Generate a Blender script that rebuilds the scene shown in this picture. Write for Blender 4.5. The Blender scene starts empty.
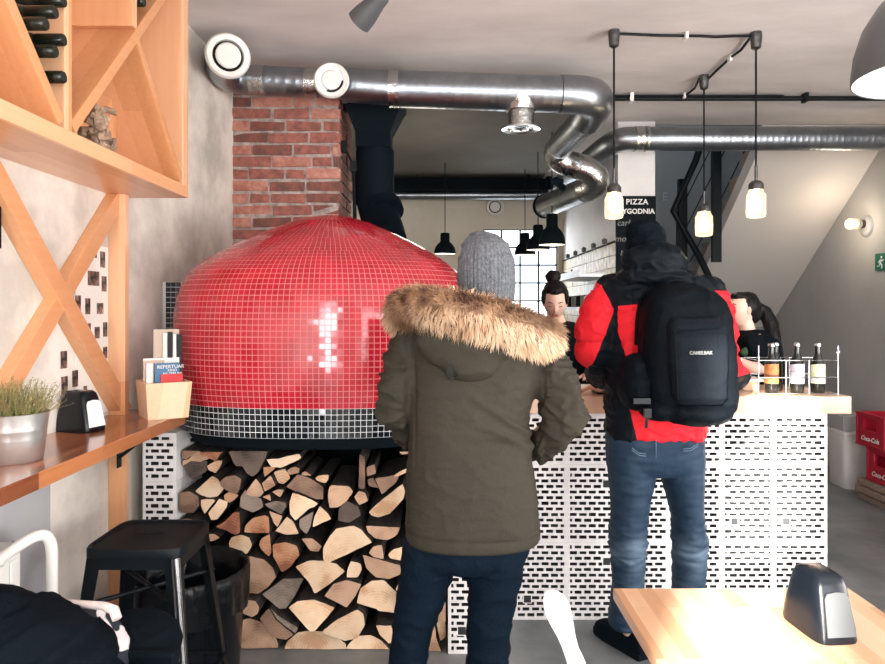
import bpy, bmesh, math, random
from mathutils import Vector, Matrix, noise as mnoise
rnd = random.Random(7)
R = math.radians
PI = math.pi
sc = bpy.context.scene
C = sc.collection
# ------------------------------------------------------------------ camera
F = 680.0
HOR = 307.0
CAMZ = 1.5
cam_d = bpy.data.cameras.new('camera'); cam = bpy.data.objects.new('camera', cam_d); C.objects.link(cam)
cam.location = (0, 0, CAMZ); cam.rotation_euler = (PI/2, 0, 0); cam_d.shift_y = -(332-HOR)/885
cam_d.sensor_width = 36; cam_d.lens = F/885*36; cam_d.clip_start = .05
sc.camera = cam
# ------------------------------------------------------------------ world, sun, daylight, added fill lights
w = bpy.data.worlds.new('world'); sc.world = w; w.use_nodes = True
w.node_tree.nodes['Background'].inputs[0].default_value = (.86, .93, 1, 1)
w.node_tree.nodes['Background'].inputs[1].default_value = 2.2
sd = bpy.data.lights.new('sun', 'SUN'); sun = bpy.data.objects.new('sun', sd); C.objects.link(sun)
sd.energy = 30; sd.angle = R(1.5); sd.color = (1, .93, .84)
sun.rotation_euler = Vector((.50, 1, -.33)).to_track_quat('-Z', 'Y').to_euler(); sun.location = (-2, -4, 4)
def area(name, loc, direction, sx, sy, e, col):
    d = bpy.data.lights.new(name, 'AREA'); d.shape = 'RECTANGLE'; d.size = sx; d.size_y = sy; d.energy = e; d.color = col
    o = bpy.data.objects.new(name, d); C.objects.link(o); o.location = loc
    o.rotation_euler = Vector(direction).to_track_quat('-Z', 'Y').to_euler(); return o
def point(name, loc, e, col, r=.03):
    d = bpy.data.lights.new(name, 'POINT'); d.energy = e; d.color = col; d.shadow_soft_size = r
    o = bpy.data.objects.new(name, d); C.objects.link(o); o.location = loc; return o
area('daylight_shopfront', (1.85, -1.48, 1.65), (0, 1, .12), 3.0, 2.0, 88, (1, .96, .93))
area('daylight_door', (-.92, -1.50, 1.5), (0, 1, 0), .42, 2.3, 50, (.97, .97, 1))
area('side_fill_light', (3.58, .9, 1.6), (-1, .10, .25), 2.8, 1.9, 190, (1, .95, .91))  # unseen area light added to brighten the left wall
area('daylight_kitchen_window', (.93, 7.92, 1.95), (-.1, -1, -.1), .9, 1.0, 6, (.93, .97, 1))
point('stairwell_fill', (2.2, 6.7, 4.2), 16, (.85, .93, 1), .3)  # added point light brightening the closed stairwell
point('kitchen_glow', (-.2, 5.6, 2.3), 7, (1, .9, .76), .2)
sc.view_settings.view_transform = 'Standard'; sc.view_settings.look = 'None'
sc.view_settings.exposure = 0.46; sc.view_settings.gamma = 1
sc.view_settings.use_curve_mapping = False
try:
    sc.cycles.max_bounces = 8; sc.cycles.diffuse_bounces = 4; sc.cycles.sample_clamp_indirect = 6
except Exception: pass

def P(px, py, Y):
    """world point seen at pixel px,py at distance Y into the room"""
    return Vector(((px-442.5)/F*Y, Y, CAMZ+(HOR-py)/F*Y))
def X(px, Y): return P(px, 307, Y).x
def Z(py, Y): return P(442, py, Y).z

# ------------------------------------------------------------------ materials
def mat(name, col, rough=.6, metal=0., var=None, spec=None, vs=6., bump=0., bs=40., emis=None, es=0., coat=0., stretch=(1,1,1), alpha=None, trans=0., sheen=0., ior=1.45, detail=4, objrand=0.):
    m = bpy.data.materials.new(name); m.use_nodes = True
    nt = m.node_tree; b = nt.nodes['Principled BSDF']
    b.inputs['Base Color'].default_value = (*col, 1)
    b.inputs['Roughness'].default_value = rough; b.inputs['Metallic'].default_value = metal
    b.inputs['IOR'].default_value = ior
    if spec is None and max(col) < .03 and rough > .3: spec = .06 if rough > .55 else .18
    if spec is not None: b.inputs['Specular IOR Level'].default_value = spec
    sheen = 0
    if coat: b.inputs['Coat Weight'].default_value = coat; b.inputs['Coat Roughness'].default_value = .08
    if trans: b.inputs['Transmission Weight'].default_value = trans
    if sheen: b.inputs['Sheen Weight'].default_value = sheen; b.inputs['Sheen Roughness'].default_value = .5
    if emis: b.inputs['Emission Color'].default_value = (*emis, 1); b.inputs['Emission Strength'].default_value = es
    tc = nt.nodes.new('ShaderNodeTexCoord'); mp = nt.nodes.new('ShaderNodeMapping'); mp.inputs['Scale'].default_value = stretch
    nt.links.new(tc.outputs['Object'], mp.inputs['Vector'])
    m['mp'] = mp.name
    if var:
        n = nt.nodes.new('ShaderNodeTexNoise'); n.inputs['Scale'].default_value = vs; n.inputs['Detail'].default_value = detail
        n.inputs['Roughness'].default_value = .6
        nt.links.new(mp.outputs[0], n.inputs['Vector'])
        r = nt.nodes.new('ShaderNodeValToRGB'); r.name = 'ramp'
        r.color_ramp.elements[0].position = .35; r.color_ramp.elements[1].position = .68
        r.color_ramp.elements[0].color = (*var, 1); r.color_ramp.elements[1].color = (*col, 1)
        nt.links.new(n.outputs[0], r.inputs[0]); last = r.outputs[0]
        if objrand:
            oi = nt.nodes.new('ShaderNodeObjectInfo'); hs = nt.nodes.new('ShaderNodeHueSaturation')
            mr = nt.nodes.new('ShaderNodeMapRange'); mr.inputs[3].default_value = 1-objrand; mr.inputs[4].default_value = 1+objrand
            nt.links.new(oi.outputs['Random'], mr.inputs[0]); nt.links.new(mr.outputs[0], hs.inputs['Value'])
            nt.links.new(last, hs.inputs['Color']); last = hs.outputs[0]
        nt.links.new(last, b.inputs['Base Color'])
    if bump:
        n2 = nt.nodes.new('ShaderNodeTexNoise'); n2.inputs['Scale'].default_value = bs; n2.inputs['Detail'].default_value = 5
        nt.links.new(mp.outputs[0], n2.inputs['Vector'])
        bp = nt.nodes.new('ShaderNodeBump'); bp.inputs['Strength'].default_value = bump; bp.inputs['Distance'].default_value = .01
        nt.links.new(n2.outputs[0], bp.inputs['Height']); nt.links.new(bp.outputs[0], b.inputs['Normal'])
    return m

def wood_planks(name, cols, axis=0, pw=.04, pl=.45, rough=.35, coat=.3, grain=(2, 30, 30)):
    """butcher-block: staves along one object axis, each stave its own tone"""
    m = bpy.data.materials.new(name); m.use_nodes = True; nt = m.node_tree; b = nt.nodes['Principled BSDF']
    tc = nt.nodes.new('ShaderNodeTexCoord'); mp = nt.nodes.new('ShaderNodeMapping')
    nt.links.new(tc.outputs['Object'], mp.inputs[0])
    if axis == 1: mp.inputs['Rotation'].default_value = (0, 0, PI/2)
    if axis == 2: mp.inputs['Rotation'].default_value = (0, PI/2, 0)
    br = nt.nodes.new('ShaderNodeTexBrick'); nt.links.new(mp.outputs[0], br.inputs[0])
    br.inputs['Color1'].default_value = (0, 0, 0, 1); br.inputs['Color2'].default_value = (1, 1, 1, 1)
    br.inputs['Mortar'].default_value = (.5, .5, .5, 1)
    br.inputs['Scale'].default_value = 1; br.inputs['Mortar Size'].default_value = .0006
    br.inputs['Brick Width'].default_value = pl; br.inputs['Row Height'].default_value = pw
    br.offset = .37
    mp2 = nt.nodes.new('ShaderNodeMapping'); nt.links.new(mp.outputs[0], mp2.inputs[0]); mp2.inputs['Scale'].default_value = grain
    n = nt.nodes.new('ShaderNodeTexNoise'); n.inputs['Scale'].default_value = 2.2; n.inputs['Detail'].default_value = 5
    nt.links.new(mp2.outputs[0], n.inputs[0])
    mx = nt.nodes.new('ShaderNodeMix'); mx.data_type = 'FLOAT'; mx.inputs[0].default_value = .3
    nt.links.new(br.outputs[0], mx.inputs[2]); nt.links.new(n.outputs[0], mx.inputs[3])
    r = nt.nodes.new('ShaderNodeValToRGB'); els = r.color_ramp.elements
    els[0].color = (*cols[0], 1); els[0].position = .12; els[1].color = (*cols[-1], 1); els[1].position = .85
    for i, c in enumerate(cols[1:-1]):
        e = els.new(.12+.73*(i+1)/(len(cols)-1)); e.color = (*c, 1)
    nt.links.new(mx.outputs[0], r.inputs[0]); nt.links.new(r.outputs[0], b.inputs['Base Color'])
    b.inputs['Roughness'].default_value = rough; b.inputs['Coat Weight'].default_value = coat; b.inputs['Coat Roughness'].default_value = .12
    return m

PINE = ((.56, .25, .10), (.70, .355, .18), (.78, .45, .26))

M = {}
M['plaster'] = mat('plaster', (.82, .77, .70), .85, var=(.50, .46, .41), vs=1.6, bump=.35, bs=9, detail=8)
for e_, p_ in zip(M['plaster'].node_tree.nodes['ramp'].color_ramp.elements, (.40, .58)): e_.position = p_
M['ceiling'] = mat('ceiling_plaster', (.76, .70, .675), .8, var=(.54, .50, .475), vs=1.1, bump=.3, bs=7, detail=7, stretch=(.6, 1.6, 1))
M['cream'] = mat('cream_wall', (.70, .64, .54), .8, var=(.62, .57, .48), vs=2)
M['white_paint'] = mat('white_paint', (.78, .76, .75), .6, var=(.72, .70, .69), vs=4, bump=.2, bs=60)
M['slate'] = mat('slate_paint', (.27, .285, .295), .7, var=(.235, .25, .26), vs=3)
M['greywall'] = mat('grey_wall', (.42, .415, .41), .75, var=(.36, .36, .36), vs=1.6, bump=.15, bs=20)
M['soffit'] = mat('soffit_paint', (.56, .53, .50), .75)
M['floor'] = mat('concrete_floor', (.24, .25, .255), .4, var=(.11, .12, .125), vs=2.2, bump=.1, bs=20, detail=8)
M['brick'] = mat('red_brick', (.40, .135, .10), .85, var=(.19, .075, .06), vs=22, bump=.9, bs=45, detail=6)
M['brick2'] = mat('dark_brick', (.27, .085, .06), .85, var=(.12, .06, .05), vs=20, bump=.9, bs=45, detail=6)
M['brick3'] = mat('pink_brick', (.55, .27, .21), .85, var=(.33, .11, .08), vs=16, bump=.9, bs=45, detail=6)
M['mortar'] = mat('mortar', (.50, .43, .39), .95, var=(.24, .20, .18), vs=18, bump=.8, bs=50)
M['redtile'] = mat('red_glass_tile', (.50, .014, .032), .13, var=(.34, .008, .020), vs=9, coat=.5)
M['redgrout'] = mat('pink_grout', (.66, .25, .24), .8)
M['blacktile'] = mat('black_glass_tile', (.006, .010, .014), .1, coat=.6)
M['whitegrout'] = mat('pale_grout', (.62, .63, .63), .8)
M['blockwhite'] = mat('white_painted_block', (.88, .87, .86), .65, var=(.80, .79, .78), vs=12, bump=.3, bs=70)
M['blockshade'] = mat('block_cavity_shade', (.030, .032, .036), .9)  # near-black: the shade inside the slots is put into the colour
M['steel'] = mat('galvanised_steel', (.36, .39, .42), .33, 1., var=(.26, .29, .32), vs=7, bump=.2, bs=22, stretch=(1, 1, 1))
M['foil'] = mat('foil_tape', (.50, .51, .50), .25, 1., bump=.6, bs=30)
M['chrome'] = mat('chrome', (.75, .76, .78), .18, 1.)
M['castmetal'] = mat('cast_socket_metal', (.16, .16, .16), .35, .9, var=(.08, .08, .08), vs=40)
M['black_steel'] = mat('black_steel', (.004, .0065, .009), .45, .0, spec=.2)
M['stoolshine'] = mat('worn_steel_edge', (.35, .36, .38), .25, 1.)  # brighter steel standing for the highlight on one stool leg
M['matte_black'] = mat('matte_black', (.004, .007, .010), .65)
M['black_plastic'] = mat('black_plastic', (.003, .005, .008), .26, spec=.35)
M['ductblack'] = mat('black_flue_steel', (.0035, .007, .011), .65)
M['offwhite'] = mat('offwhite_enamel', (.80, .79, .75), .35)
M['dark_slot'] = mat('dark_slot', (.02, .02, .022), .8)
M['pine_y'] = wood_planks('pine_along_y', PINE, 1, .06, .9)
M['pine_z'] = wood_planks('pine_along_z', PINE, 2, .06, 1.2)
M['pine_x'] = wood_planks('pine_along_x', PINE, 0, .06, .9)
M['shelfwood'] = wood_planks('oiled_butcher_block', ((.16, .045, .018), (.32, .105, .04), (.48, .185, .075)), 1, .034, .34, .22, .45)
M['barwood'] = wood_planks('beech_bar_top', ((.50, .28, .17), (.62, .38, .25), (.68, .45, .31)), 0, .05, .7, .3, .4)
M['tablewood'] = wood_planks('beech_table_top', ((.50, .27, .15), (.66, .41, .25), (.74, .52, .36)), 1, .042, .40, .35, .3)
M['cratewood'] = wood_planks('crate_wood', ((.60, .36, .20), (.72, .47, .29), (.76, .54, .36)), 0, .05, .9, .55, .0)
M['glass'] = mat('bottle_glass', (.012, .014, .012), .05, coat=.5)
M['skin'] = mat('skin', (.66, .40, .30), .5)
M['skinpale'] = mat('pale_skin', (.70, .47, .38), .5)
M['hair'] = mat('dark_hair', (.005, .0045, .0055), .42, bump=.6, bs=60, stretch=(1, 1, .15))
M['lip'] = mat('lips', (.42, .12, .11), .4)
M['eyewhite'] = mat('eye', (.5, .46, .43), .3)
M['parka'] = mat('olive_parka_cloth', (.037, .032, .023), .75, var=(.030, .026, .019), spec=.2, vs=3, bump=.25, bs=130, sheen=.15)
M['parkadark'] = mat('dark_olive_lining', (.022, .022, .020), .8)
M['navy'] = mat('navy_trousers', (.004, .0095, .018), .75, bump=.3, bs=90, sheen=.1)
M['beanie'] = mat('grey_marl_knit', (.155, .165, .18), .95, var=(.085, .092, .105), vs=90, bump=.7, bs=190, detail=2)
M['blackcloth'] = mat('black_cloth', (.0035, .006, .009), .8, bump=.3, bs=80, sheen=.12)
M['blacknylon'] = mat('black_nylon', (.0028, .0045, .0068), .6, bump=.35, bs=160, sheen=.08)
M['charcoal'] = mat('charcoal_panel_cloth', (.0075, .010, .014), .75, bump=.3, bs=160)
M['denim'] = mat('washed_denim', (.030, .062, .105), .8, var=(.014, .030, .055), vs=5, bump=.4, bs=150, sheen=.1)
M['denimfade'] = mat('faded_denim', (.10, .16, .22), .85, bump=.4, bs=150)
M['printwhite'] = mat('white_print', (.75, .75, .74), .5)
M['cork'] = mat('cork', (.50, .35, .24), .85, var=(.25, .17, .12), vs=40, bump=.6, bs=70)
M['zinc'] = mat('zinc_pot', (.62, .62, .60), .35, .85, var=(.5, .5, .49), vs=9)
M['soil'] = mat('soil', (.05, .035, .025), .95, bump=1, bs=60)
M['herb'] = mat('green_herb', (.20, .24, .07), .6, var=(.34, .25, .13), vs=30)
M['bark'] = mat('bark', (.040, .029, .023), .9, var=(.014, .011, .010), vs=30, bump=1, bs=50, stretch=(1, .25, 1))
M['bag'] = mat('bin_bag', (.003, .004, .006), .28, spec=.35, bump=.9, bs=18)
M['ductcable'] = mat('black_cable', (.006, .007, .009), .45)
M['paper'] = mat('white_paper', (.78, .75, .71), .8)
M['photo'] = mat('dark_photo_print', (.34, .22, .19), .4, var=(.012, .012, .014), vs=40, objrand=.35, detail=1)
M['redplastic'] = mat('red_crate_plastic', (.42, .012, .035), .4)
M['whiteplastic'] = mat('white_plastic', (.85, .85, .85), .35)
M['pallet'] = mat('old_pallet_wood', (.33, .24, .19), .85, var=(.22, .16, .13), vs=12, stretch=(1, 3, 8))
M['greyshade'] = mat('grey_lamp_shade', (.075, .08, .085), .4)
M['shadein'] = mat('white_shade_inside', (.85, .84, .80), .6)
M['bulb'] = mat('glowing_bulb', (1, .9, .75), .4, emis=(1, .74, .45), es=9)
M['bulbw'] = mat('white_glowing_bulb', (1, 1, 1), .4, emis=(1, .93, .82), es=7)
M['green'] = mat('exit_green', (.01, .14, .08), .5)
M['goldtile'] = mat('gold_glazed_tile', (.52, .37, .13), .4, 0., var=(.18, .12, .045), vs=14, bump=.3, bs=24)
M['stainless'] = mat('stainless_sheet', (.26, .27, .28), .4, 1.)
M['blackboard'] = mat('blackboard', (.008, .011, .013), .75)
M['chalk'] = mat('chalk', (.22, .23, .23), .9)
M['stairstone'] = mat('stair_stone', (.25, .21, .185), .8, var=(.20, .17, .15), vs=8)
M['bluepaint'] = mat('pale_blue_wall', (.30, .34, .37), .8)
M['lightgrey'] = mat('light_grey_paint', (.42, .43, .44), .6)
M['panelgrey'] = mat('gloss_grey_paint', (.50, .51, .53), .25, var=(.42, .43, .45), vs=1.5)
M['fur'] = mat('fox_fur', (.66, .42, .25), .7, var=(.13, .06, .035), vs=17, sheen=.3, detail=3)
M['fur_pale'] = mat('pale_fox_fur', (.86, .68, .50), .7, var=(.66, .44, .27), vs=13, sheen=.3, detail=3)
M['tee_green'] = mat('green_print', (.04, .10, .035), .8, var=(.008, .012, .012), vs=40)

def endgrain(name, c1, c2, c3):
    m = bpy.data.materials.new(name); m.use_nodes = True; nt = m.node_tree; b = nt.nodes['Principled BSDF']
    tc = nt.nodes.new('ShaderNodeTexCoord'); oi = nt.nodes.new('ShaderNodeObjectInfo')
    n = nt.nodes.new('ShaderNodeTexNoise'); n.inputs['Scale'].default_value = 9; n.inputs['Detail'].default_value = 6; n.noise_dimensions = '4D'
    nt.links.new(tc.outputs['Object'], n.inputs['Vector'])
    ml = nt.nodes.new('ShaderNodeMath'); ml.operation = 'MULTIPLY'; ml.inputs[1].default_value = 20
    nt.links.new(oi.outputs['Random'], ml.inputs[0]); nt.links.new(ml.outputs[0], n.inputs['W'])
    wv = nt.nodes.new('ShaderNodeTexWave'); wv.wave_type = 'RINGS'; wv.rings_direction = 'Y'; wv.inputs['Scale'].default_value = 26
    wv.inputs['Distortion'].default_value = 2.2; wv.inputs['Detail'].default_value = 2
    nt.links.new(tc.outputs['Object'], wv.inputs['Vector'])
    mx = nt.nodes.new('ShaderNodeMix'); mx.data_type = 'FLOAT'; mx.inputs[0].default_value = .05
    nt.links.new(n.outputs[0], mx.inputs[2]); nt.links.new(wv.outputs['Fac'], mx.inputs[3])
    r = nt.nodes.new('ShaderNodeValToRGB'); e = r.color_ramp.elements
    e[0].position = .38; e[0].color = (*c3, 1); e[1].position = .60; e[1].color = (*c1, 1); k = e.new(.47); k.color = (*c2, 1)
    nt.links.new(mx.outputs[0], r.inputs[0])
    hs = nt.nodes.new('ShaderNodeHueSaturation'); mr = nt.nodes.new('ShaderNodeMapRange'); mr.inputs[3].default_value = .82; mr.inputs[4].default_value = 1.15
    nt.links.new(oi.outputs['Random'], mr.inputs[0]); nt.links.new(mr.outputs[0], hs.inputs['Value']); nt.links.new(r.outputs[0], hs.inputs['Color'])
    nt.links.new(hs.outputs[0], b.inputs['Base Color']); b.inputs['Roughness'].default_value = .85
    bp = nt.nodes.new('ShaderNodeBump'); bp.inputs['Strength'].default_value = .15; bp.inputs['Distance'].default_value = .002
    nt.links.new(wv.outputs['Fac'], bp.inputs['Height']); nt.links.new(bp.outputs[0], b.inputs['Normal'])
    return m
M['log_l'] = endgrain('pale_log_end', (.80, .60, .42), (.74, .51, .33), (.56, .33, .19))
M['log_m'] = endgrain('tan_log_end', (.56, .36, .24), (.46, .28, .18), (.30, .17, .10))
M['log_b'] = endgrain('brown_log_end', (.30, .18, .12), (.23, .14, .095), (.14, .08, .055))
M['log_d'] = endgrain('dark_log_end', (.13, .095, .075), (.10, .07, .055), (.05, .035, .03))
M['log_r'] = endgrain('reddish_log_end', (.60, .34, .20), (.48, .20, .10), (.26, .09, .05))
M['log_g'] = endgrain('weathered_grey_log_end', (.30, .235, .19), (.23, .18, .145), (.13, .10, .08))

def panel_mat(name, red, black, bump=.2, soft=False):
    """two-colour garment: float attribute 'panel' > 0 is red cloth"""
    m = bpy.data.materials.new(name); m.use_nodes = True; nt = m.node_tree; b = nt.nodes['Principled BSDF']
    a = nt.nodes.new('ShaderNodeAttribute'); a.attribute_name = 'panel'
    g = nt.nodes.new('ShaderNodeMath'); g.operation = 'GREATER_THAN'; g.inputs[1].default_value = 0
    nt.links.new(a.outputs['Fac'], g.inputs[0])
    mx = nt.nodes.new('ShaderNodeMix'); mx.data_type = 'RGBA'; nt.links.new(g.outputs[0], mx.inputs[0])
    mx.inputs[6].default_value = (*black, 1); mx.inputs[7].default_value = (*red, 1)
    nt.links.new(mx.outputs[2], b.inputs['Base Color']); b.inputs['Roughness'].default_value = .6; b.inputs['Specular IOR Level'].default_value = .1
    if soft: nt.links.new(a.outputs['Fac'], mx.inputs[0])
    tc = nt.nodes.new('ShaderNodeTexCoord'); n = nt.nodes.new('ShaderNodeTexNoise'); n.inputs['Scale'].default_value = 26; n.inputs['Detail'].default_value = 4
    nt.links.new(tc.outputs['Object'], n.inputs[0]); bp = nt.nodes.new('ShaderNodeBump'); bp.inputs['Strength'].default_value = bump; bp.inputs['Distance'].default_value = .01
    nt.links.new(n.outputs[0], bp.inputs['Height']); nt.links.new(bp.outputs[0], b.inputs['Normal'])
    return m
M['jacket'] = panel_mat('red_and_black_down_cloth', (.66, .018, .028), (.0035, .0058, .0085), .35)
M['jeansfade'] = panel_mat('jeans_cloth', (.14, .20, .27), (.010, .024, .046), .4, True)

# ------------------------------------------------------------------ mesh builder
class MB:
    def __init__(s): s.v = []; s.f = []; s.m = []; s.uv = None
    def add(s, vs, fs, mi=0):
        o = len(s.v); s.v += [Vector(v) for v in vs]
        for f in fs: s.f.append([i+o for i in f]); s.m.append(mi)
    def box(s, a, b, mi=0, rot=None, piv=None):
        x0, y0, z0 = a; x1, y1, z1 = b
        vs = [Vector(p) for p in ((x0,y0,z0),(x1,y0,z0),(x1,y1,z0),(x0,y1,z0),(x0,y0,z1),(x1,y0,z1),(x1,y1,z1),(x0,y1,z1))]
        if rot is not None:
            piv = Vector(piv); vs = [rot @ (p-piv)+piv for p in vs]
        s.add(vs, [(0,3,2,1),(4,5,6,7),(0,1,5,4),(1,2,6,5),(2,3,7,6),(3,0,4,7)], mi)
    def hexa(s, vs, mi=0):
        s.add(vs, [(0,3,2,1),(4,5,6,7),(0,1,5,4),(1,2,6,5),(2,3,7,6),(3,0,4,7)], mi)
    def tube(s, path, rads, seg=14, mi=0, cap=True, flat=1., up=None):
        path = [Vector(p) for p in path]
        if not hasattr(rads, '__len__'): rads = [rads]*len(path)
        n = len(path); rings = []
        t = (path[1]-path[0]).normalized()
        u = up.copy() if up is not None else (Vector((0,0,1)) if abs(t.z) < .9 else Vector((1,0,0)))
        a = t.cross(u).normalized()
        for i in range(n):
            if i == 0: t = path[1]-path[0]
            elif i == n-1: t = path[-1]-path[-2]
            else: t = (path[i+1]-path[i]).normalized()+(path[i]-path[i-1]).normalized()
            t.normalize(); a = (a-t*a.dot(t)).normalized(); b = t.cross(a)
            rings.append([path[i]+(a*math.cos(2*PI*k/seg)+b*math.sin(2*PI*k/seg)*flat)*rads[i] for k in range(seg)])
        s.rings(rings, mi, cap)
    def rings(s, rings, mi=0, cap=True):
        seg = len(rings[0]); vs = [p for r in rings for p in r]; fs = []
        for i in range(len(rings)-1):
            for k in range(seg):
                a = i*seg+k; b = i*seg+(k+1) % seg
                fs.append((a, b, b+seg, a+seg))
        if cap: fs.append(tuple(reversed(range(seg)))); fs.append(tuple((len(rings)-1)*seg+k for k in range(seg)))
        s.add(vs, fs, mi)
    def lathe(s, prof, c=(0,0,0), seg=28, mi=0, axis=None, cap=False):
        """prof: (r, h) along axis (default +z) from c"""
        c = Vector(c); ax = Vector(axis or (0,0,1)).normalized()
        q = Vector((0,0,1)).rotation_difference(ax)
        rg = [[c+q @ Vector((r*math.cos(2*PI*k/seg), r*math.sin(2*PI*k/seg), h)) for k in range(seg)] for r, h in prof]
        s.rings(rg, mi, cap)
    def ell(s, c, r, mi=0, seg=20, rg=12, rot=None):
        c = Vector(c); r = (r, r, r) if not hasattr(r, '__len__') else r
        rr = []
        for i in range(rg+1):
            th = -PI/2+PI*(i if 0 < i < rg else (.04 if i == 0 else rg-.04))/rg
            row = []
            for k in range(seg):
                p = Vector((r[0]*math.cos(th)*math.cos(2*PI*k/seg), r[1]*math.cos(th)*math.sin(2*PI*k/seg), r[2]*math.sin(th)))
                row.append(c+(rot @ p if rot is not None else p))
            rr.append(row)
        s.rings(rr, mi)
    def cap(s, p0, r0, p1, r1, mi=0, flat=(1,1,1)):
        """tapered capsule"""
        p0 = Vector(p0); p1 = Vector(p1); d = (p1-p0); L = d.length; d = d/L if L else Vector((0,0,1))
        path = []; rr = []
        for i in range(5):
            a = PI/2*(i+.12)/4.12; path.append(p0-d*r0*math.cos(a)); rr.append(r0*math.sin(a))
        for i in range(5):
            a = PI/2*(4-i+.12)/4.12; path.append(p1+d*r1*math.cos(a)); rr.append(r1*math.sin(a))
        s.tube(path, rr, 16, mi)
    def limb(s, pts, mi=0):
        for (a, ra), (b, rb) in zip(pts[:-1], pts[1:]): s.cap(a, ra, b, rb, mi)
    def prism(s, pts, d, mi=0, mside=None):
        """polygon pts extruded by vector d"""
        n = len(pts); d = Vector(d); pts = [Vector(p) for p in pts]
        o = len(s.v); s.v += pts+[p+d for p in pts]
        s.f.append(list(range(o, o+n))); s.m.append(mi)
        s.f.append(list(range(o+2*n-1, o+n-1, -1))); s.m.append(mi)
        for i in range(n):
            j = (i+1) % n; s.f.append([o+i, o+n+i, o+n+j, o+j]); s.m.append(mi if mside is None else mside)
    def build(s, name, mats, parent=None, smooth=0, bevel=0, base=None, fixn=True):
        if not isinstance(mats, (list, tuple)): mats = [mats]
        off = Vector((0,0,0))
        if parent is not None:
            q = parent
            while q is not None: off += q.location; q = q.parent
        elif base is not None: off = Vector(base)
        else:
            xs = [v.x for v in s.v]; ys = [v.y for v in s.v]; zs = [v.z for v in s.v]
            off = Vector(((min(xs)+max(xs))/2, (min(ys)+max(ys))/2, min(zs)))
        me = bpy.data.meshes.new(name); me.from_pydata([v-off for v in s.v], [], s.f)
        for m_ in mats: me.materials.append(M[m_] if isinstance(m_, str) else m_)
        me.polygons.foreach_set('material_index', s.m)
        if fixn:
            bm = bmesh.new(); bm.from_mesh(me); bmesh.ops.recalc_face_normals(bm, faces=bm.faces); bm.to_mesh(me); bm.free()
        if smooth:
            me.polygons.foreach_set('use_smooth', [True]*len(me.polygons)); me.set_sharp_from_angle(angle=R(smooth))
        o = bpy.data.objects.new(name, me); C.objects.link(o)
        if parent is not None: o.parent = parent
        else: o.location = off
        if bevel:
            bv = o.modifiers.new('bevel', 'BEVEL'); bv.width = bevel; bv.segments = 2; bv.limit_method = 'ANGLE'; bv.angle_limit = R(35)
        return o
def tag(o, label, cat, group=None):
    o['label'] = label; o['category'] = cat
    if group: o['group'] = group
    return o
def struct(o, label=None):
    o['kind'] = 'structure'
    if label: o['label'] = label; o['category'] = o.name.split('_')[0]
    return o
def thing(name, loc, label, cat, group=None, rz=0):
    o = bpy.data.objects.new(name, None); C.objects.link(o); o.location = loc; o.rotation_euler = (0, 0, rz); o.empty_display_size = .1
    return tag(o, label, cat, group)
def kids(o): return [c for c in bpy.data.objects if c.parent == o]
def copy_tree(o, parent=None):
    c = o.copy(); C.objects.link(c)
    if parent is not None: c.parent = parent
    for k in kids(o): copy_tree(k, c)
    return c
def box(name, a, b, m, parent=None, bevel=0):
    mb = MB(); mb.box(a, b); return mb.build(name, m, parent, bevel=bevel)
def blob(name, mb, voxel, mats, parent=None, smooth=6, disp=None, panel=None, base=None):
    """fuse the overlapping volumes in mb into one continuous skin"""
    me = bpy.data.meshes.new('tmp'); me.from_pydata([v for v in mb.v], [], mb.f)
    bm = bmesh.new(); bm.from_mesh(me); bmesh.ops.recalc_face_normals(bm, faces=bm.faces); bm.to_mesh(me); bm.free()
    o = bpy.data.objects.new('tmp', me); C.objects.link(o)
    r = o.modifiers.new('r', 'REMESH'); r.mode = 'VOXEL'; r.voxel_size = voxel
    if smooth: q = o.modifiers.new('s', 'SMOOTH'); q.factor = .5; q.iterations = smooth
    dg = bpy.context.evaluated_depsgraph_get(); ev = o.evaluated_get(dg)
    em = bpy.data.meshes.new_from_object(ev)
    out = MB(); out.v = [v.co.copy() for v in em.vertices]; out.f = [list(p.vertices) for p in em.polygons]; out.m = [0]*len(out.f)
    if disp:
        nn = [v.normal.copy() for v in em.vertices]
        for i, v in enumerate(out.v): out.v[i] = v+nn[i]*disp(v, nn[i])
    pv = [panel(v) for v in out.v] if panel else None
    bpy.data.objects.remove(o); bpy.data.meshes.remove(me); bpy.data.meshes.remove(em)
    ob = out.build(name, mats, parent, smooth=180, fixn=False, base=base)
    if pv:
        at = ob.data.attributes.new('panel', 'FLOAT', 'POINT'); at.data.foreach_set('value', pv)
    return ob
def loft(mb, rows, seg=28, n=2.2, mi=0):
    """rows: (cx, cy, z, rx, ry)"""
    rg = []
    for cx, cy, z, rx, ry in rows:
        ring = []
        for k in range(seg):
            a = 2*PI*k/seg; c, s_ = math.cos(a), math.sin(a)
            ring.append(Vector((cx+rx*math.copysign(abs(c)**(2/n), c), cy+ry*math.copysign(abs(s_)**(2/n), s_), z)))
        rg.append(ring)
    mb.rings(rg, mi)
def text(name, body, size, m, loc, rot, parent=None, extrude=.0008, shear=0, align='CENTER', spacing=1, bold=0):
    cu = bpy.data.curves.new('t', 'FONT'); cu.body = body; cu.size = size; cu.extrude = extrude; cu.shear = shear; cu.align_x = align; cu.align_y = 'CENTER'
    cu.space_character = spacing; cu.offset = bold; cu.resolution_u = 3
    o = bpy.data.objects.new('t', cu); C.objects.link(o)
    me = bpy.data.meshes.new_from_object(o.evaluated_get(bpy.context.evaluated_depsgraph_get()))
    mx = Matrix.Translation(Vector(loc)) @ rot.to_4x4()
    mb = MB(); mb.v = [mx @ v.co for v in me.vertices]; mb.f = [list(p.vertices) for p in me.polygons]; mb.m = [0]*len(mb.f)
    bpy.data.objects.remove(o)
    return mb.build(name, m, parent, fixn=False)
FACE_CAM = Matrix.Rotation(PI/2, 3, 'X')                      # text facing -y
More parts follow.
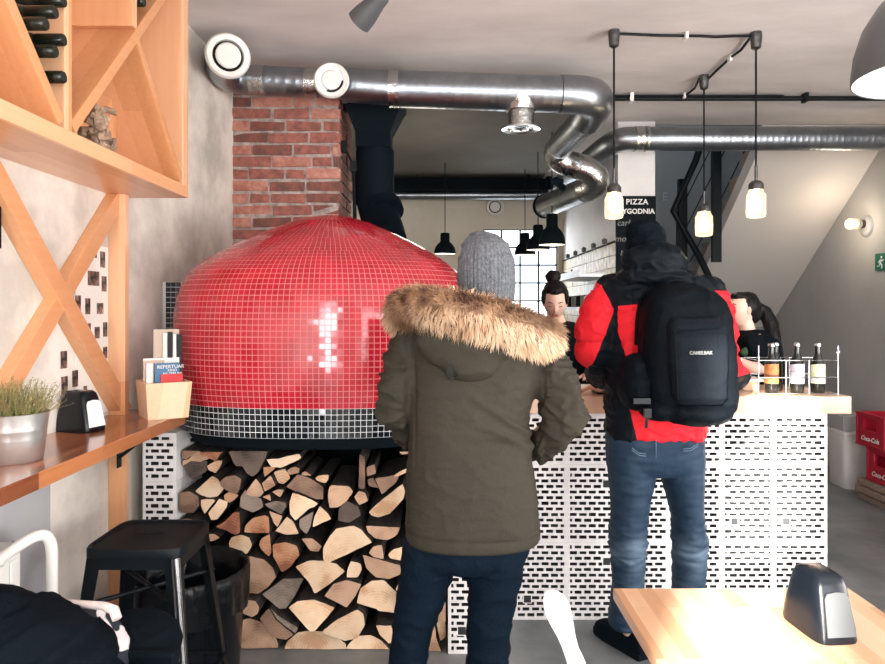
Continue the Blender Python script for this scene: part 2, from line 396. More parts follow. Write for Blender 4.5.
FACE_PX = Matrix.Rotation(PI/2, 3, 'Z') @ FACE_CAM            # text facing +x
FACE_NX = Matrix.Rotation(-PI/2, 3, 'Z') @ FACE_CAM           # text facing -x
def nz(p, s, o=0): return mnoise.noise(Vector(p)*s+Vector((o, o*1.7, -o)))

# ================================================================== THE ROOM
XL, XR, YF, YB, ZC = -1.35, 3.65, -1.6, 8.0, 3.0
struct(box('floor', (XL-.2, YF-.3, -.1), (XR+.2, YB+.2, 0), 'floor'), 'grey polished concrete floor of the pizzeria')
mb = MB(); mb.box((XL-.2, YF-.2, ZC), (XR+.2, 5.6, ZC+.15)); mb.box((XL-.2, 5.6, ZC), (1.72, YB+.2, ZC+.15))
struct(mb.build('ceiling', 'ceiling'), 'rough grey plaster ceiling above the ducts')
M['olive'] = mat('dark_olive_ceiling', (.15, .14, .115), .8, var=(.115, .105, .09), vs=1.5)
struct(box('ceiling_kitchen', (XL, 4.96, ZC-.02), (1.15, YB, ZC), 'olive'), 'dark olive ceiling over the kitchen behind the duct')  # thin slab under the main ceiling, darker in colour
struct(box('wall_left', (XL-.15, YF-.2, 0), (XL, YB+.2, ZC), 'plaster'), 'raw blotchy plaster wall behind the wine rack')
struct(box('wall_right', (XR, YF-.2, 0), (XR+.15, YB+.2, 4.7), 'greywall'), 'grey wall on the right under the stairs')
mb = MB()
WX0, WX1, WZ0, WZ1 = .48, 1.36, 1.15, 2.42
mb.box((XL, YB, 0), (WX0, YB+.2, ZC)); mb.box((WX1, YB, 0), (1.72, YB+.2, ZC)); mb.box((WX0, YB, 0), (WX1, YB+.2, WZ0)); mb.box((WX0, YB, WZ1), (WX1, YB+.2, ZC))
struct(mb.build('wall_back', 'cream'), 'cream far wall of the kitchen')
mb = MB(); t = .018
for i in range(5): x = WX0+(WX1-WX0)*i/4; mb.box((x-t/2, YB+.05, WZ0), (x+t/2, YB+.08, WZ1))
for i in range(7): z = WZ0+(WZ1-WZ0)*i/6; mb.box((WX0, YB+.05, z-t/2), (WX1, YB+.08, z+t/2))
wn = struct(mb.build('window_1', 'matte_black'), 'black steel grid window on the far kitchen wall')
mb = MB(); mb.box((WX0, YB+.06, WZ0), (WX1, YB+.064, WZ1)); 
gl = mat('window_glass', (1, 1, 1), 0, trans=1, ior=1.01); mb.build('pane', gl, wn)
# front wall behind the viewer with a door opening and shop window
mb = MB()
mb.box((XL, YF-.2, 0), (-1.15, YF, ZC)); mb.box((-1.15, YF-.2, 2.78), (-.68, YF, ZC)); mb.box((-1.15, YF-.2, 0), (-.68, YF, .25)); mb.box((-.68, YF-.2, 0), (XR, YF, ZC))
struct(mb.build('wall_front', 'plaster'), 'plaster shopfront wall behind the viewer')
M['glowpane'] = mat('glowing_pane', (.8, .85, .9), .1, emis=(.95, .97, 1), es=1.2)
def frame_window(name, x0, x1, y0, y1, z0, z1, nx, label):
    ax = 0 if x1-x0 > y1-y0 else 1; mb = MB(); a0, a1 = (x0, x1) if ax == 0 else (y0, y1)
    for i in range(nx+1):
        a = a0+(a1-a0)*i/nx
        mb.box((a-.02, y0, z0), (a+.02, y1, z1)) if ax == 0 else mb.box((x0, a-.02, z0), (x1, a+.02, z1))
    for z_ in (z0, z1): mb.box((x0, y0, z_-.02), (x1, y1, z_+.02))
    o = struct(mb.build(name, 'matte_black'), label); mb = MB()
    mb.box((x0, y0+.01, z0), (x1, y0+.014, z1)) if ax == 0 else mb.box((x1-.014, y0, z0), (x1-.01, y1, z1))
    mb.build('pane', 'glowpane', o)
frame_window('window_2', .3, 3.4, YF+.001, YF+.03, .6, 2.7, 3, 'shop window behind the viewer')
frame_window('window_added', XR-.03, XR-.001, -.6, 2.4, .6, 2.6, 3, 'glowing window panel added on the right wall near the viewer')  # unseen window, added as a source for the side fill
# partition with the menu, dark wall of the stairwell
PX0, PX1, PY = X(618, 5.5), X(655, 5.5), 5.5
struct(box('wall_partition', (PX0, PY, 0), (PX1, YB, ZC), 'white_paint'), 'white end of the kitchen partition wall')
struct(box('wall_stairwell', (PX1, 7.6, 0), (XR, 7.8, 4.7), 'slate'), 'dark slate wall behind the stairs')
struct(box('wall_upper', (PX1-.15, 5.5, ZC+.15), (PX1, 7.8, 4.7), 'slate'), 'dark wall above the stair opening')
struct(box('wall_landing', (PX1, 5.45, ZC+.15), (XR, 5.6, 4.7), 'slate'), 'wall above the stair opening')
struct(box('ceiling_stairwell', (PX1-.15, 5.45, 4.7), (XR+.15, 7.8, 4.8), 'slate'), 'unseen lid added to keep the stairwell dark')  # out-of-view lid that shuts light out of the stairwell
mb = MB(); mb.box((2.95, 7.592, 0), (3.13, 7.6, Z(301, 7.6)))
struct(mb.build('trim_1', 'lightgrey'), 'light grey panel on the dark wall behind the dark haired woman')
text('wall_lettering', 'E', .13, 'lightgrey', P(665, 197, 7.59), FACE_CAM)
tag(bpy.data.objects['wall_lettering'], 'faint letter E on the dark wall left of the stairs', 'letter')
struct(box('trim_2', (XL, .6, 0), (XL+.006, 2.33, 1.0), 'panelgrey'), 'glossy grey painted lower part of the left wall')

# ================================================================== BRICK COLUMN
mb = MB(); bx0, bx1, by = XL, X(340, 4.37), 4.37
mb.box((bx0, by+.012, 0), (bx1-.01, 4.95, ZC), 3)
z = 0; row = 0
while z < ZC:
    x = bx0+(0 if row % 2 else -.12)
    while x < bx1:
        L = rnd.uniform(.215, .25) if rnd.random() < .75 else .12
        a = max(x, bx0); b = min(x+L, bx1)
        if b-a > .04:
            d = rnd.uniform(-.004, .009); h = rnd.uniform(.058, .066); k = rnd.choice((0, 0, 0, 1, 1, 2, 2))
            j = lambda: rnd.uniform(-.006, .006)
            mb.hexa([(a+j(), by+d+j(), z+j()), (b+j(), by+d+j(), z+j()), (b+j(), by+.05, z+j()), (a+j(), by+.05, z+j()),
                     (a+j(), by+d+j(), z+h+j()), (b+j(), by+d+j(), z+h+j()), (b+j(), by+.05, z+h+j()), (a+j(), by+.05, z+h+j())], k)
        x += L+.014
    y = by+.08
    while y < 4.9:
        mb.box((bx1-.02, y, z), (bx1+rnd.uniform(-.003, .006), min(y+.22, 4.95), z+.062), rnd.choice((1, 1, 0))); y += .235
    z += .0775; row += 1
struct(mb.build('wall_brick', ['brick', 'brick2', 'brick3', 'mortar'], bevel=.004), 'old red brick chimney breast behind the oven')

# ================================================================== STAIRS
st = thing('staircase', (3.1, 6.2, 0), 'concrete staircase climbing over the right hand side behind the bar', 'staircase')
xl = 2.64; sl = .80
def zs(y): return 2.79-sl*(y-5.7)
mb = MB()
y0, y1 = 5.605, 7.59
mb.hexa([(xl, y0, zs(y0)), (XR-.003, y0, zs(y0)), (XR-.003, y1, zs(y1)), (xl, y1, zs(y1)), (xl, y0, zs(y0)+.16), (XR-.003, y0, zs(y0)+.16), (XR-.003, y1, zs(y1)+.16), (xl, y1, zs(y1)+.16)])
mb.build('soffit', 'soffit', st)
mb = MB(); run = .22
yy = y1
while yy > y0+.05:
    zt = zs(yy)+.16+run*sl
    mb.box((xl+.002, yy-run, zs(yy-run)+.03), (XR-.004, yy, zt)); yy -= run
mb.build('steps', 'stairstone', st)
mb = MB(); mb.box((2.0, 7.0, .0), (2.62, 7.59, 1.35)); mb.build('lower_landing', 'slate', st)
rl = thing('stair_railing', (2.4, 6.9, 0), 'black tubular stair railing bent at the landing left of the stairs', 'railing')
mb = MB(); mb.tube([P(702, 140, 6.55), P(696, 160, 6.6), P(673, 211, 6.9), P(700, 258, 6.75), P(726, 312, 6.6), P(742, 345, 6.5)], .032, 10); mb.build('handrail', 'black_steel', rl, 60)
mb = MB(); mb.box(P(679.5, 400, 6.85)-Vector((0,0,.8)), P(685, 180, 6.92)); mb.build('post', 'black_steel', rl)
mb = MB(); mb.box(P(713, 262, 6.3), P(719.5, 130, 6.35)); mb.build('post', 'black_steel', rl)
mb = MB(); mb.tube([P(678, 214, 6.9), P(678, 300, 6.9)], .02, 8); mb.build('post', 'black_steel', rl)
for a, b in (((683, 205), (716, 138)), ((684, 232), (731, 138)), ((690, 262), (745, 150))):
    mb = MB(); mb.tube([P(*a, 6.86), P(*b, 6.6)], .006, 6); mb.build('cable', 'black_steel', rl)

# ================================================================== OVEN
OX, OY, OA, OB, ON = X(331.5, 3.42), 3.41, .70, .64, 2.7
def sup(ang, a, b, n=ON):
    c, s_ = math.cos(ang), math.sin(ang)
    return a*math.copysign(abs(c)**(2/n), c), b*math.copysign(abs(s_)**(2/n), s_)
NPER = 720
def perim(sc_, n=ON):
    pts = []
    for k in range(NPER+1):
        x, y = sup(2*PI*k/NPER, OA*sc_, OB*sc_, n); pts.append((x, y))
    L = [0]
    for a, b in zip(pts[:-1], pts[1:]): L.append(L[-1]+math.hypot(b[0]-a[0], b[1]-a[1]))
    return pts, L
prof = [(.985, 1.083), (1.0, 1.14), (1.012, 1.25), (1.014, 1.36), (1.008, 1.46), (.992, 1.54), (.962, 1.605), (.915, 1.66), (.85, 1.705), (.74, 1.757), (.60, 1.813), (.45, 1.865), (.30, 1.912), (.16, 1.943), (.05, 1.957), (.0, 1.96)]
def resample(prof, step):
    P2 = [Vector((a*OB, z)) for a, z in prof]; out = [P2[0].copy()]; i = 0; pos = P2[0].copy(); need = step
    for a, b in zip(P2[:-1], P2[1:]):
        seg = (b-a).length; d = 0
        while seg-d >= need: d += need; out.append(a.lerp(b, d/seg)); need = step
        need -= seg-d
    return [(p.x/OB, p.y) for p in out]
TS = .0246
rows = resample(prof, TS)
CN = perim(1.0)[1][-1]/TS
def tile_skin(rows, name, mt, mg, parent, jit=.012, nfun=None):
    mb = MB(); gb = MB()
    for i in range(len(rows)-1):
        s0, z0 = rows[i]; s1, z1 = rows[i+1]
        n = ON if s0 > .8 else 2+(ON-2)*max(0, s0)/.8
        n1 = ON if s1 > .8 else 2+(ON-2)*max(0, s1)/.8
        pts, L = perim((s0+s1)/2, n); cnt = max(4, int(round(CN*next(q for lim, q in ((.80, 1), (.62, .8), (.46, .6), (.32, .45), (.2, .3), (.1, .18), (-1, .08)) if s0 > lim))))
        g = []
        def at(u, s_, nn):
            # point at perimeter fraction u on scale s_
            tgt = u*L[-1]; lo = at.i
            while lo < NPER-1 and L[lo+1] < tgt: lo += 1
            at.i = lo
            f = (tgt-L[lo])/max(1e-9, L[lo+1]-L[lo]); ang = 2*PI*(lo+f)/NPER
            return sup(ang, OA*s_, OB*s_, nn)
        at.i = 0
        ring0 = []; ring1 = []
        for k in range(cnt+1):
            u = k/cnt
            a = at(u, s0, n); b = sup_at(a, s0, s1, n, n1, at, u)
            ring0.append(Vector((OX+a[0], OY+a[1], z0))); ring1.append(Vector((OX+b[0], OY+b[1], z1)))
        gb.rings([ring0[:-1], ring1[:-1]], 0, False)
        for k in range(cnt):
            q = [ring0[k], ring0[k+1], ring1[k+1], ring1[k]]
            c = sum(q, Vector())/4
            nrm = (q[1]-q[0]).cross(q[3]-q[0]); 
            if nrm.length < 1e-9: continue
            nrm.normalize()
            if c.y > OY+.35 and z0 < 1.6: continue            # never seen side against the chimney stays plain
            tx = (q[1]-q[0]).normalized(); ty = (q[3]-q[0]).normalized()
            tu, tv = rnd.gauss(0, jit), rnd.gauss(0, jit)
            top = []
            for p in q:
                e = c+(p-c)*.875; h = .0012+(e-c).dot(tx)*tu+(e-c).dot(ty)*tv
                top.append(e+nrm*h)
            bot = [c+(p-c)*.875-nrm*.0015 for p in q]
            mb.add(top+bot, [(0,1,2,3), (0,4,5,1), (1,5,6,2), (2,6,7,3), (3,7,4,0)])
    gb.build('grout', mg, parent, 40, fixn=True)
    return mb.build(name, mt, parent, fixn=False)
def sup_at(a, s0, s1, n, n1, at, u):
    ang = 2*PI*(at.i)/NPER
    lo = at.i; L = None
    # same direction on the next ring: scale the point, correcting for the changing exponent
    x, y = a
    if s0 <= 0: return (0, 0)
    X_, Y_ = abs(x/(OA*s0)), abs(y/(OB*s0)); r = (X_**n1+Y_**n1)**(1/n1)
    k = s1/s0/max(r, 1e-6)
    return (x*k, y*k)
ov = thing('pizza_oven', (OX, OY, 0), 'huge domed pizza oven clad in small red mosaic tiles with a black tiled band', 'oven')
tile_skin(rows, 'red_tiles', 'redtile', 'redgrout', ov)
ap = MB(); s_last, z_last = rows[-1]
ap.lathe([(max(.02, s_last*OB*1.05), z_last-.001), (0.001, z_last+.004)], (OX, OY, 0), 24); ap.build('crown', 'redtile', ov)
tile_skin([(.975, .960), (.977, .960+TS), (.979, .960+2*TS), (.981, .960+3*TS), (.983, .960+4*TS), (.985, .960+5*TS)], 'black_tiles', 'blacktile', 'whitegrout', ov, .02)
mb = MB()
rg = []
for s_, z_ in ((.0, .905), (.90, .905), (.915, .925), (.92, .958), (0., .958)):
    rg.append([Vector((OX+sup(2*PI*k/64, OA*max(s_, .01), OB*max(s_, .01))[0], OY+sup(2*PI*k/64, OA*max(s_, .01), OB*max(s_, .01))[1], z_)) for k in range(64)])
mb.rings(rg); mb.build('hearth_slab', 'matte_black', ov, 40)
# tiled pier beside the oven
mb = MB(); px0, px1, py0 = XL+.002, X(181, 3.27), 3.27; zt = Z(282, 3.27)
mb.box((px0, py0+.004, .96), (px1, 4.3, zt), 1)
k = 0; z = zt-TS
while z > 1.0:
    x = px1-TS
    while x > px0-.002:
        mb.box((x+.0015, py0-.001, z+.0015), (x+TS-.0015, py0+.006, z+TS-.0015), 0); x -= TS
    z -= TS
pr = mb.build('tiled_pier', ['blacktile', 'whitegrout']); tag(pr, 'narrow pier clad in black mosaic tiles between left wall and red oven', 'pier')

# ================================================================== HOLLOW BLOCKS
def hollow_block(mb, x0, x1, z0, z1, y, depth, phase=0, hole=None):
    """block laid with its perforated face to the room: slots are real recesses"""
    e = .013; rp = .0270; sh = .0162; spc = .0455; sw = .0355; dp = .05
    X0, X1 = x0+.0006, x1-.0006; Z0, Z1 = z0+.0006, z1-.0006
    def quad(a, b, c, d, mi): mb.add([a, b, c, d], [(0, 1, 2, 3)], mi)
    def face(xa, xb, za, zb):
        if xb-xa > 1e-5 and zb-za > 1e-5: quad((xa, y, za), (xb, y, za), (xb, y, zb), (xa, y, zb), 0)
    za = Z0; zrow = z0+.017; r = 0
    while zrow+sh < Z1-.006:
        if (zrow-z0) > .372-.03: break
        face(X0, X1, za, zrow)
        tall = (r == 0 and False)
        xa = X0; x = x0+e+(.0 if (r+phase) % 2 else -spc/2)
        zr1 = zrow+sh
        while x < X1-e:
            a = max(x, x0+e); b = min(x+sw, x1-e)
            a += rnd.uniform(0, .002); b -= rnd.uniform(0, .003)
            if b-a > .008:
                face(xa, a, zrow, zr1)
                w_ = rnd.uniform(0, .002)
                zb0, zb1 = zrow+w_, zr1-rnd.uniform(0, .002)
                face(a, b, zrow, zb0); face(a, b, zb1, zr1)
                A, B, Cc, D = (a, y, zb0), (b, y, zb0), (b, y, zb1), (a, y, zb1)
                A2, B2, C2, D2 = [(p[0], y+dp, p[2]) for p in (A, B, Cc, D)]
                quad(A, A2, B2, B, 1); quad(B, B2, C2, Cc, 1); quad(Cc, C2, D2, D, 1); quad(D, D2, A2, A, 1); quad(A2, D2, C2, B2, 1)
                xa = b
            x += spc
        face(xa, X1, zrow, zr1)
        za = zr1; zrow += rp; r += 1
    face(X0, X1, za, Z1)
    yb = y+depth
    quad((X0, y, Z0), (X0, y, Z1), (X0, yb, Z1), (X0, yb, Z0), 0); quad((X1, y, Z0), (X1, yb, Z0), (X1, yb, Z1), (X1, y, Z1), 0)
    quad((X0, y, Z1), (X1, y, Z1), (X1, yb, Z1), (X0, yb, Z1), 0); quad((X0, y, Z0), (X0, yb, Z0), (X1, yb, Z0), (X1, y, Z0), 0); quad((X0, yb, Z0), (X0, yb, Z1), (X1, yb, Z1), (X1, yb, Z0), 0)
    if hole:
        hx, hz = x0+hole[0], z0+hole[1]; s_ = .017
        mb.box((hx-s_-.004, y-.0006, hz-s_-.004), (hx+s_+.004, y+.003, hz+s_+.004), 0); mb.box((hx-s_, y-.001, hz-s_), (hx+s_, y+.003, hz+s_), 1)  # square hole is a flat patch in the dark shade colour
BH = .372
BY = 3.26
bar = thing('bar_counter', (1.0, 3.4, 0), 'bar counter of white painted hollow blocks with thick beech worktop behind both customers', 'counter')
edges = [.275, .347, .597, .846, 1.085, 1.34, 1.587, 1.845]
i = 0
for c in range(len(edges)-1):
    for r in range(3):
        z0 = r*BH; z1 = min((r+1)*BH, .998)
        mb = MB(); hollow_block(mb, edges[c], edges[c+1], z0, z1, BY, .2, (c+r) % 2, (rnd.choice((.06, .19)), rnd.choice((.1, .28))) if (z1-z0 > .3 and c) else None)
        mb.build('hollow_block', ['blockwhite', 'blockshade'], bar, fixn=False)
mb = MB(); mb.box((.18, 3.195, .998), (X(851, 3.2), 3.68, 1.08)); mb.build('countertop', 'barwood', bar, bevel=.003)
mb = MB(); mb.box((.3, BY+.2, 0), (1.845, BY+.24, .998)); mb.build('rear_panel', 'white_paint', bar)
nic = thing('oven_plinth', (OX, 3.4, 0), 'white hollow block walls around the firewood niche under the oven', 'plinth')
NX0, NX1, NY = -1.15, X(448, 2.94), 2.94
for (a, b) in ((-1.297, NX0), (NX1, NX1+.247)):
    for r in range(3):
        mb = MB(); hollow_block(mb, a, b, r*BH, min((r+1)*BH, .955 if a < 0 else .998), NY, .31, r % 2, (.06, .10) if (a > 0 and r == 0) else None)
        mb.build('hollow_block', ['blockwhite', 'blockshade'], nic, fixn=False)
mb = MB(); mb.box((-1.297, 3.26, 0), (NX0, 3.9, .89)); mb.box((NX1, 3.26, 0), (.17, 3.9, .89)); mb.box((NX0, 3.6, 0), (NX1, 3.7, .89)); mb.box((NX0, 3.1, .885), (NX1, 3.9, .899))
mb.build('niche_lining', 'matte_black', nic)

# ================================================================== FIREWOOD
REG = {'A': (170, 430, 6.64), 'B': (250, 430, 6.64), 'C': (330, 430, 6.64), 'D': (200, 510, 6.64), 'E': (280, 510, 5.108), 'F': (230, 560, 6.64), 'G': (320, 560, 6.321)}
LOGS = [
('A','b',[(60,130),(140,75),(190,120),(130,180),(110,200),(65,195)]),
('A','m',[(40,205),(115,200),(165,140),(200,145),(265,190),(200,215),(140,208),(90,210),(40,245)]),
('A','r',[(210,125),(240,75),(280,60),(370,90),(345,150),(315,205),(250,170),(205,155)]),
('A','d',[(390,75),(560,60),(655,70),(640,180),(590,280),(550,310),(515,290),(480,235),(440,240),(415,195),(390,110)]),
('A','m',[(240,240),(300,205),(350,200),(330,250),(300,290),(250,265)]),
('A','d',[(60,255),(110,215),(235,215),(230,280),(150,340),(115,320)]),
('A','l',[(285,297),(325,320),(370,380),(320,440),(270,445),(215,430),(170,405)]),
('A','b',[(345,330),(390,295),(450,285),(490,310),(480,370),(455,420),(390,390),(350,360)]),
('A','l',[(215,450),(300,450),(310,462),(240,550),(220,505)]),
('A','l',[(320,462),(380,480),(370,520),(310,600),(265,608),(245,560)]),
('A','r',[(350,440),(395,405),(455,440),(390,490),(355,470)]),
('A','b',[(20,460),(60,405),(140,395),(200,430),(210,490),(170,540),(90,540),(30,520)]),
('A','g',[(470,440),(500,392),(545,425),(612,452),(625,510),(555,545),(465,510)]),
('A','m',[(580,310),(600,340),(635,405),(610,435),(550,430),(505,412)]),
('A','m',[(50,600),(90,580),(160,580),(210,608),(200,680),(130,700),(60,680)]),
('D','r',[(110,100),(165,75),(235,0),(275,0),(278,140),(250,155),(190,125)]),
('B','l',[(120,185),(200,180),(340,145),(355,175),(300,205),(215,240),(150,235)]),
('B','r',[(80,250),(170,250),(140,280),(90,320)]),
('B','l',[(150,285),(225,262),(245,290),(265,325),(215,370),(180,360)]),
('B','m',[(85,345),(145,295),(175,362),(105,405)]),
('B','m',[(240,270),(290,245),(330,258),(322,288),(250,305)]),
('B','m',[(355,270),(375,263),(420,292),(345,292)]),
('B','b',[(235,385),(310,298),(390,320),(485,385),(485,470),(430,465),(330,420)]),
('B','l',[(425,325),(450,305),(525,298),(520,330),(500,360),(440,340)]),
('B','m',[(530,370),(545,355),(664,365),(690,400),(650,460),(590,505),(530,510),(520,430)]),
('B','m',[(150,405),(190,388),(232,390),(205,445)]),
('B','m',[(85,440),(140,420),(145,470)]),
('B','g',[(100,480),(180,460),(245,470),(250,500),(215,550),(130,505)]),
('B','l',[(280,415),(320,425),(455,490),(430,515),(395,520),(300,605),(265,560),(258,490)]),
('B','m',[(130,530),(160,540),(222,562),(190,640),(165,610)]),
('D','l',[(575,45),(620,85),(655,165),(560,170),(495,145)]),
('B','g',[(325,600),(420,545),(400,650),(370,700),(325,655)]),
('B','l',[(462,505),(520,555),(540,590),(412,650),(428,570)]),
('C','b',[(192,380),(200,150),(235,170),(235,385)]),
('C','b',[(245,240),(300,215),(310,280),(250,300)]),
('C','b',[(300,312),(380,302),(470,282),(440,340),(345,425)]),
('C','l',[(255,540),(320,480),(420,400),(485,350),(500,400),(490,450),(400,550),(320,575),(275,565)]),
('C','m',[(165,430),(200,390),(240,400),(260,455),(200,485)]),
('C','d',[(60,520),(110,460),(190,500),(210,560),(130,610),(55,600)]),
('E','m',[(440,75),(615,85),(600,125),(550,150),(490,145),(450,110)]),
('C','m',[(460,140),(515,100),(560,130),(510,155),(475,160)]),
('C','l',[(425,290),(470,262),(515,240),(560,250),(515,268),(440,300)]),
('C','b',[(250,320),(290,306),(330,380),(260,365)]),
('D','r',[(300,140),(310,90),(360,45),(440,25),(465,35),(470,143),(380,146)]),
('D','l',[(188,220),(210,180),(270,162),(330,180),(348,230),(320,285),(270,305),(220,290),(195,255)]),
('D','r',[(385,240),(405,190),(460,162),(465,220),(470,290),(455,320),(400,270)]),
('D','m',[(30,165),(95,165),(130,190),(70,215),(35,200)]),
('D','b',[(45,265),(190,240),(200,265),(165,330),(50,330)]),
('D','r',[(478,230),(560,215),(640,240),(660,300),(600,380),(540,420),(515,370),(482,310)]),
('D','m',[(220,340),(330,315),(420,335),(480,390),(500,460),(440,530),(380,568),(280,560),(215,450)]),
('D','m',[(300,575),(385,578),(410,620),(400,664),(360,690),(300,665)]),
('F','g',[(205,235),(350,132),(485,130),(430,240),(370,330),(325,335)]),
('E','l',[(225,235),(225,180),(260,120),(290,85),(340,75),(380,68),(420,88),(475,155),(250,260),(230,260)]),
('E','m',[(105,150),(160,150),(210,190),(195,220),(150,215)]),
('E','l',[(75,290),(150,258),(230,262),(290,275),(335,315),(240,390),(175,432),(145,370)]),
('E','m',[(455,205),(480,172),(525,162),(535,238),(480,228)]),
('E','l',[(550,230),(580,200),(660,185),(680,245),(640,262),(560,250)]),
('E','m',[(422,222),(600,270),(640,282),(630,315),(560,345),(490,340),(440,290)]),
('E','l',[(350,285),(365,254),(415,267),(422,300),(400,340),(340,340)]),
('E','m',[(230,430),(275,367),(340,348),(420,367),(388,430),(345,490)]),
('E','l',[(388,478),(410,400),(470,360),(530,355),(570,395),(605,430),(590,530),(500,518),(495,508)]),
('E','m',[(590,400),(622,335),(680,340),(690,400),(625,425)]),
('E','l',[(45,490),(90,457),(180,450),(285,490),(235,550),(180,613),(155,613)]),
('E','l',[(220,603),(300,540),(400,492),(430,515),(440,570),(400,638),(340,652),(230,620)]),
('F','b',[(200,380),(262,308),(310,385),(430,485),(380,520),(290,500)]),
('F','g',[(272,305),(300,340),(460,440),(440,480),(322,385)]),
('F','m',[(70,580),(80,400),(130,390),(200,410),(290,500),(320,565),(320,590),(160,600),(70,600)]),
('F','l',[(352,605),(380,540),(450,482),(520,475),(620,478),(700,492),(770,560),(780,605),(640,625),(520,625)]),
('G','l',[(158,594),(180,530),(240,480),(320,475),(390,510),(440,570),(440,608),(300,612)]),
('G','m',[(735,320),(780,230),(815,250),(812,376),(735,380)]),
('G','m',[(650,600),(700,390),(725,385),(735,480),(765,570),(758,603)]),
('G','l',[(735,388),(790,384),(803,430),(798,490),(762,510),(745,440)]),
('G','l',[(355,392),(460,392),(500,400),(480,480),(440,512),(380,450)]),
('G','m',[(500,470),(640,440),(690,470),(640,606),(460,606)]),
('G','m',[(480,200),(560,190),(640,240),(690,330),(620,420),(520,380)]),
]
TONE = {'l': 'pale', 'm': 'tan', 'b': 'brown', 'd': 'dark', 'r': 'reddish', 'g': 'weathered grey'}
info = []
for reg, tone, poly in LOGS:
    ox, oy, s_ = REG[reg]; pts = [(ox+x/s_, oy+y/s_) for x, y in poly]
    cx = sum(p[0] for p in pts)/len(pts); cy = sum(p[1] for p in pts)/len(pts)
    info.append([reg, tone, pts, cx, cy])
bands = [(0, 470, 'top layer'), (470, 502, 'second layer'), (502, 538, 'third layer'), (538, 578, 'fourth layer'), (578, 620, 'fifth layer'), (620, 999, 'bottom layer')]
ORD = ['first', 'second', 'third', 'fourth', 'fifth', 'sixth', 'seventh', 'eighth', 'ninth', 'tenth', 'eleventh', 'twelfth', 'thirteenth', 'fourteenth', 'fifteenth', 'sixteenth', 'seventeenth', 'eighteenth', 'nineteenth', 'twentieth', 'twenty-first', 'twenty-second', 'twenty-third']
rank = {}
for lo, hi, nm in bands:
    for k, it in enumerate(sorted([q for q in info if lo <= q[4] < hi], key=lambda q: q[3])): rank[id(it)] = (k, nm)
for it in info:
    reg, tone, pts, cx, cy = it
    n0 = len(pts); Y0 = NY+.03
    W = [P(a, b, Y0) for a, b in pts]
    for p in W: p.z = min(max(p.z, .004), .872); p.x = min(p.x, NX1-.010); p.x = max(p.x, NX0+.010)
    # round the outline a little and roughen it
    V = []
    seed = cx*.37
    for i in range(n0):
        a, b = W[i], W[(i+1) % n0]
        L = (b-a).length; k = max(1, int(L/.012))
        for j in range(k):
            p = a.lerp(b, j/k)
            p = p+Vector((nz(p, 55, seed), 0, nz(p, 55, seed+9)))*.0022
            V.append(p)
    m_ = len(V)
    V = [V[i]*.8+(V[i-1]+V[(i+1) % m_])*.1 for i in range(m_)]
    for p in V: p.z = max(p.z, .004)
    cc = sum(V, Vector())/m_
    dy = rnd.uniform(-.035, .02); L = rnd.uniform(.30, .36)
    if tone in 'd': dy += .02
    tl = Vector((rnd.uniform(-.006, .006), 0, rnd.uniform(-.004, .008)))
    def ring(y, sc_, jt=0):
        out = []
        for p in V:
            q = cc+(p-cc)*sc_; q = q+Vector((nz(p+Vector((0, y, 0)), 30, seed), 0, nz(p+Vector((0, y, 0)), 30, seed+5)))*jt
            q = q+tl*((y-Y0)/.3); q.y = y+ (nz(p, 12, seed)*.006 if y < Y0+dy+.01 else 0); q.z = max(q.z, .003); out.append(q)
        return out
    rg = [ring(Y0+dy, .985), ring(Y0+dy+.003, 1.0), ring(Y0+dy+.10, 1.0, .002), ring(Y0+dy+.2, 1.0, .002), ring(Y0+dy+L, .98, .002)]
    mb = MB(); o = 0
    cen = cc.copy(); cen.y = Y0+dy+rnd.uniform(-.002, .002)
    mb.rings(rg, 1, False)
    mb.add(rg[0]+[cen], [(i, (i+1) % m_, m_) for i in range(m_)], 0)
    mb.add(rg[-1], [tuple(range(m_))], 0)
    o = mb.build('firewood_log', ['log_'+tone, 'bark'], None, 38)
    k, nm = rank[id(it)]
    shape = 'round' if n0 > 8 else ('wedge' if n0 <= 5 else 'split')
    tag(o, '%s %s firewood log, %s from left in the %s of the stack' % (TONE[tone], shape, ORD[k], nm), 'firewood', 'firewood logs stacked under the oven')
# ================================================================== DUCTS
def duct_tube(mb, path, r, rib=.055, mi=0, seg=28):
    """tube with spiral seams standing proud"""
    P_ = []; rr = []
    for a, b in zip(path[:-1], path[1:]):
        a = Vector(a); b = Vector(b); L = (b-a).length; n = max(1, int(L/rib))
        for i in range(n):
            for f, dr in ((0, 0), (.88, 0), (.92, .0003), (.96, .0003)):
                P_.append(a.lerp(b, (i+f)/n)); rr.append(r+dr)
    P_.append(Vector(path[-1])); rr.append(r)
    mb.tube(P_, rr, seg, mi)
def arc(c, u, v, r, a0, a1, n=8):
    c, u, v = Vector(c), Vector(u).normalized(), Vector(v).normalized()
    return [c+(u*math.cos(a0+(a1-a0)*i/n)+v*math.sin(a0+(a1-a0)*i/n))*r for i in range(n+1)]
def bez(p0, p1, p2, p3, n=12):
    p0, p1, p2, p3 = map(Vector, (p0, p1, p2, p3)); out = []
    for i in range(n+1):
        t = i/n; out.append(p0*(1-t)**3+p1*3*t*(1-t)**2+p2*3*t*t*(1-t)+p3*t**3)
    return out
YD = 4.08
dA = thing('ventilation_duct', P(430, 88, YD), 'main galvanised spiral duct running along the ceiling above the oven with white round vents', 'duct')
pL0 = P(250, 80, YD); pL1 = P(348, 85, YD); pM = P(394, 89, YD); pR = P(560, 94.5, YD)
mb = MB(); duct_tube(mb, [pL0, pL1], .085); mb.build('narrow_section', 'steel', dA, 50)
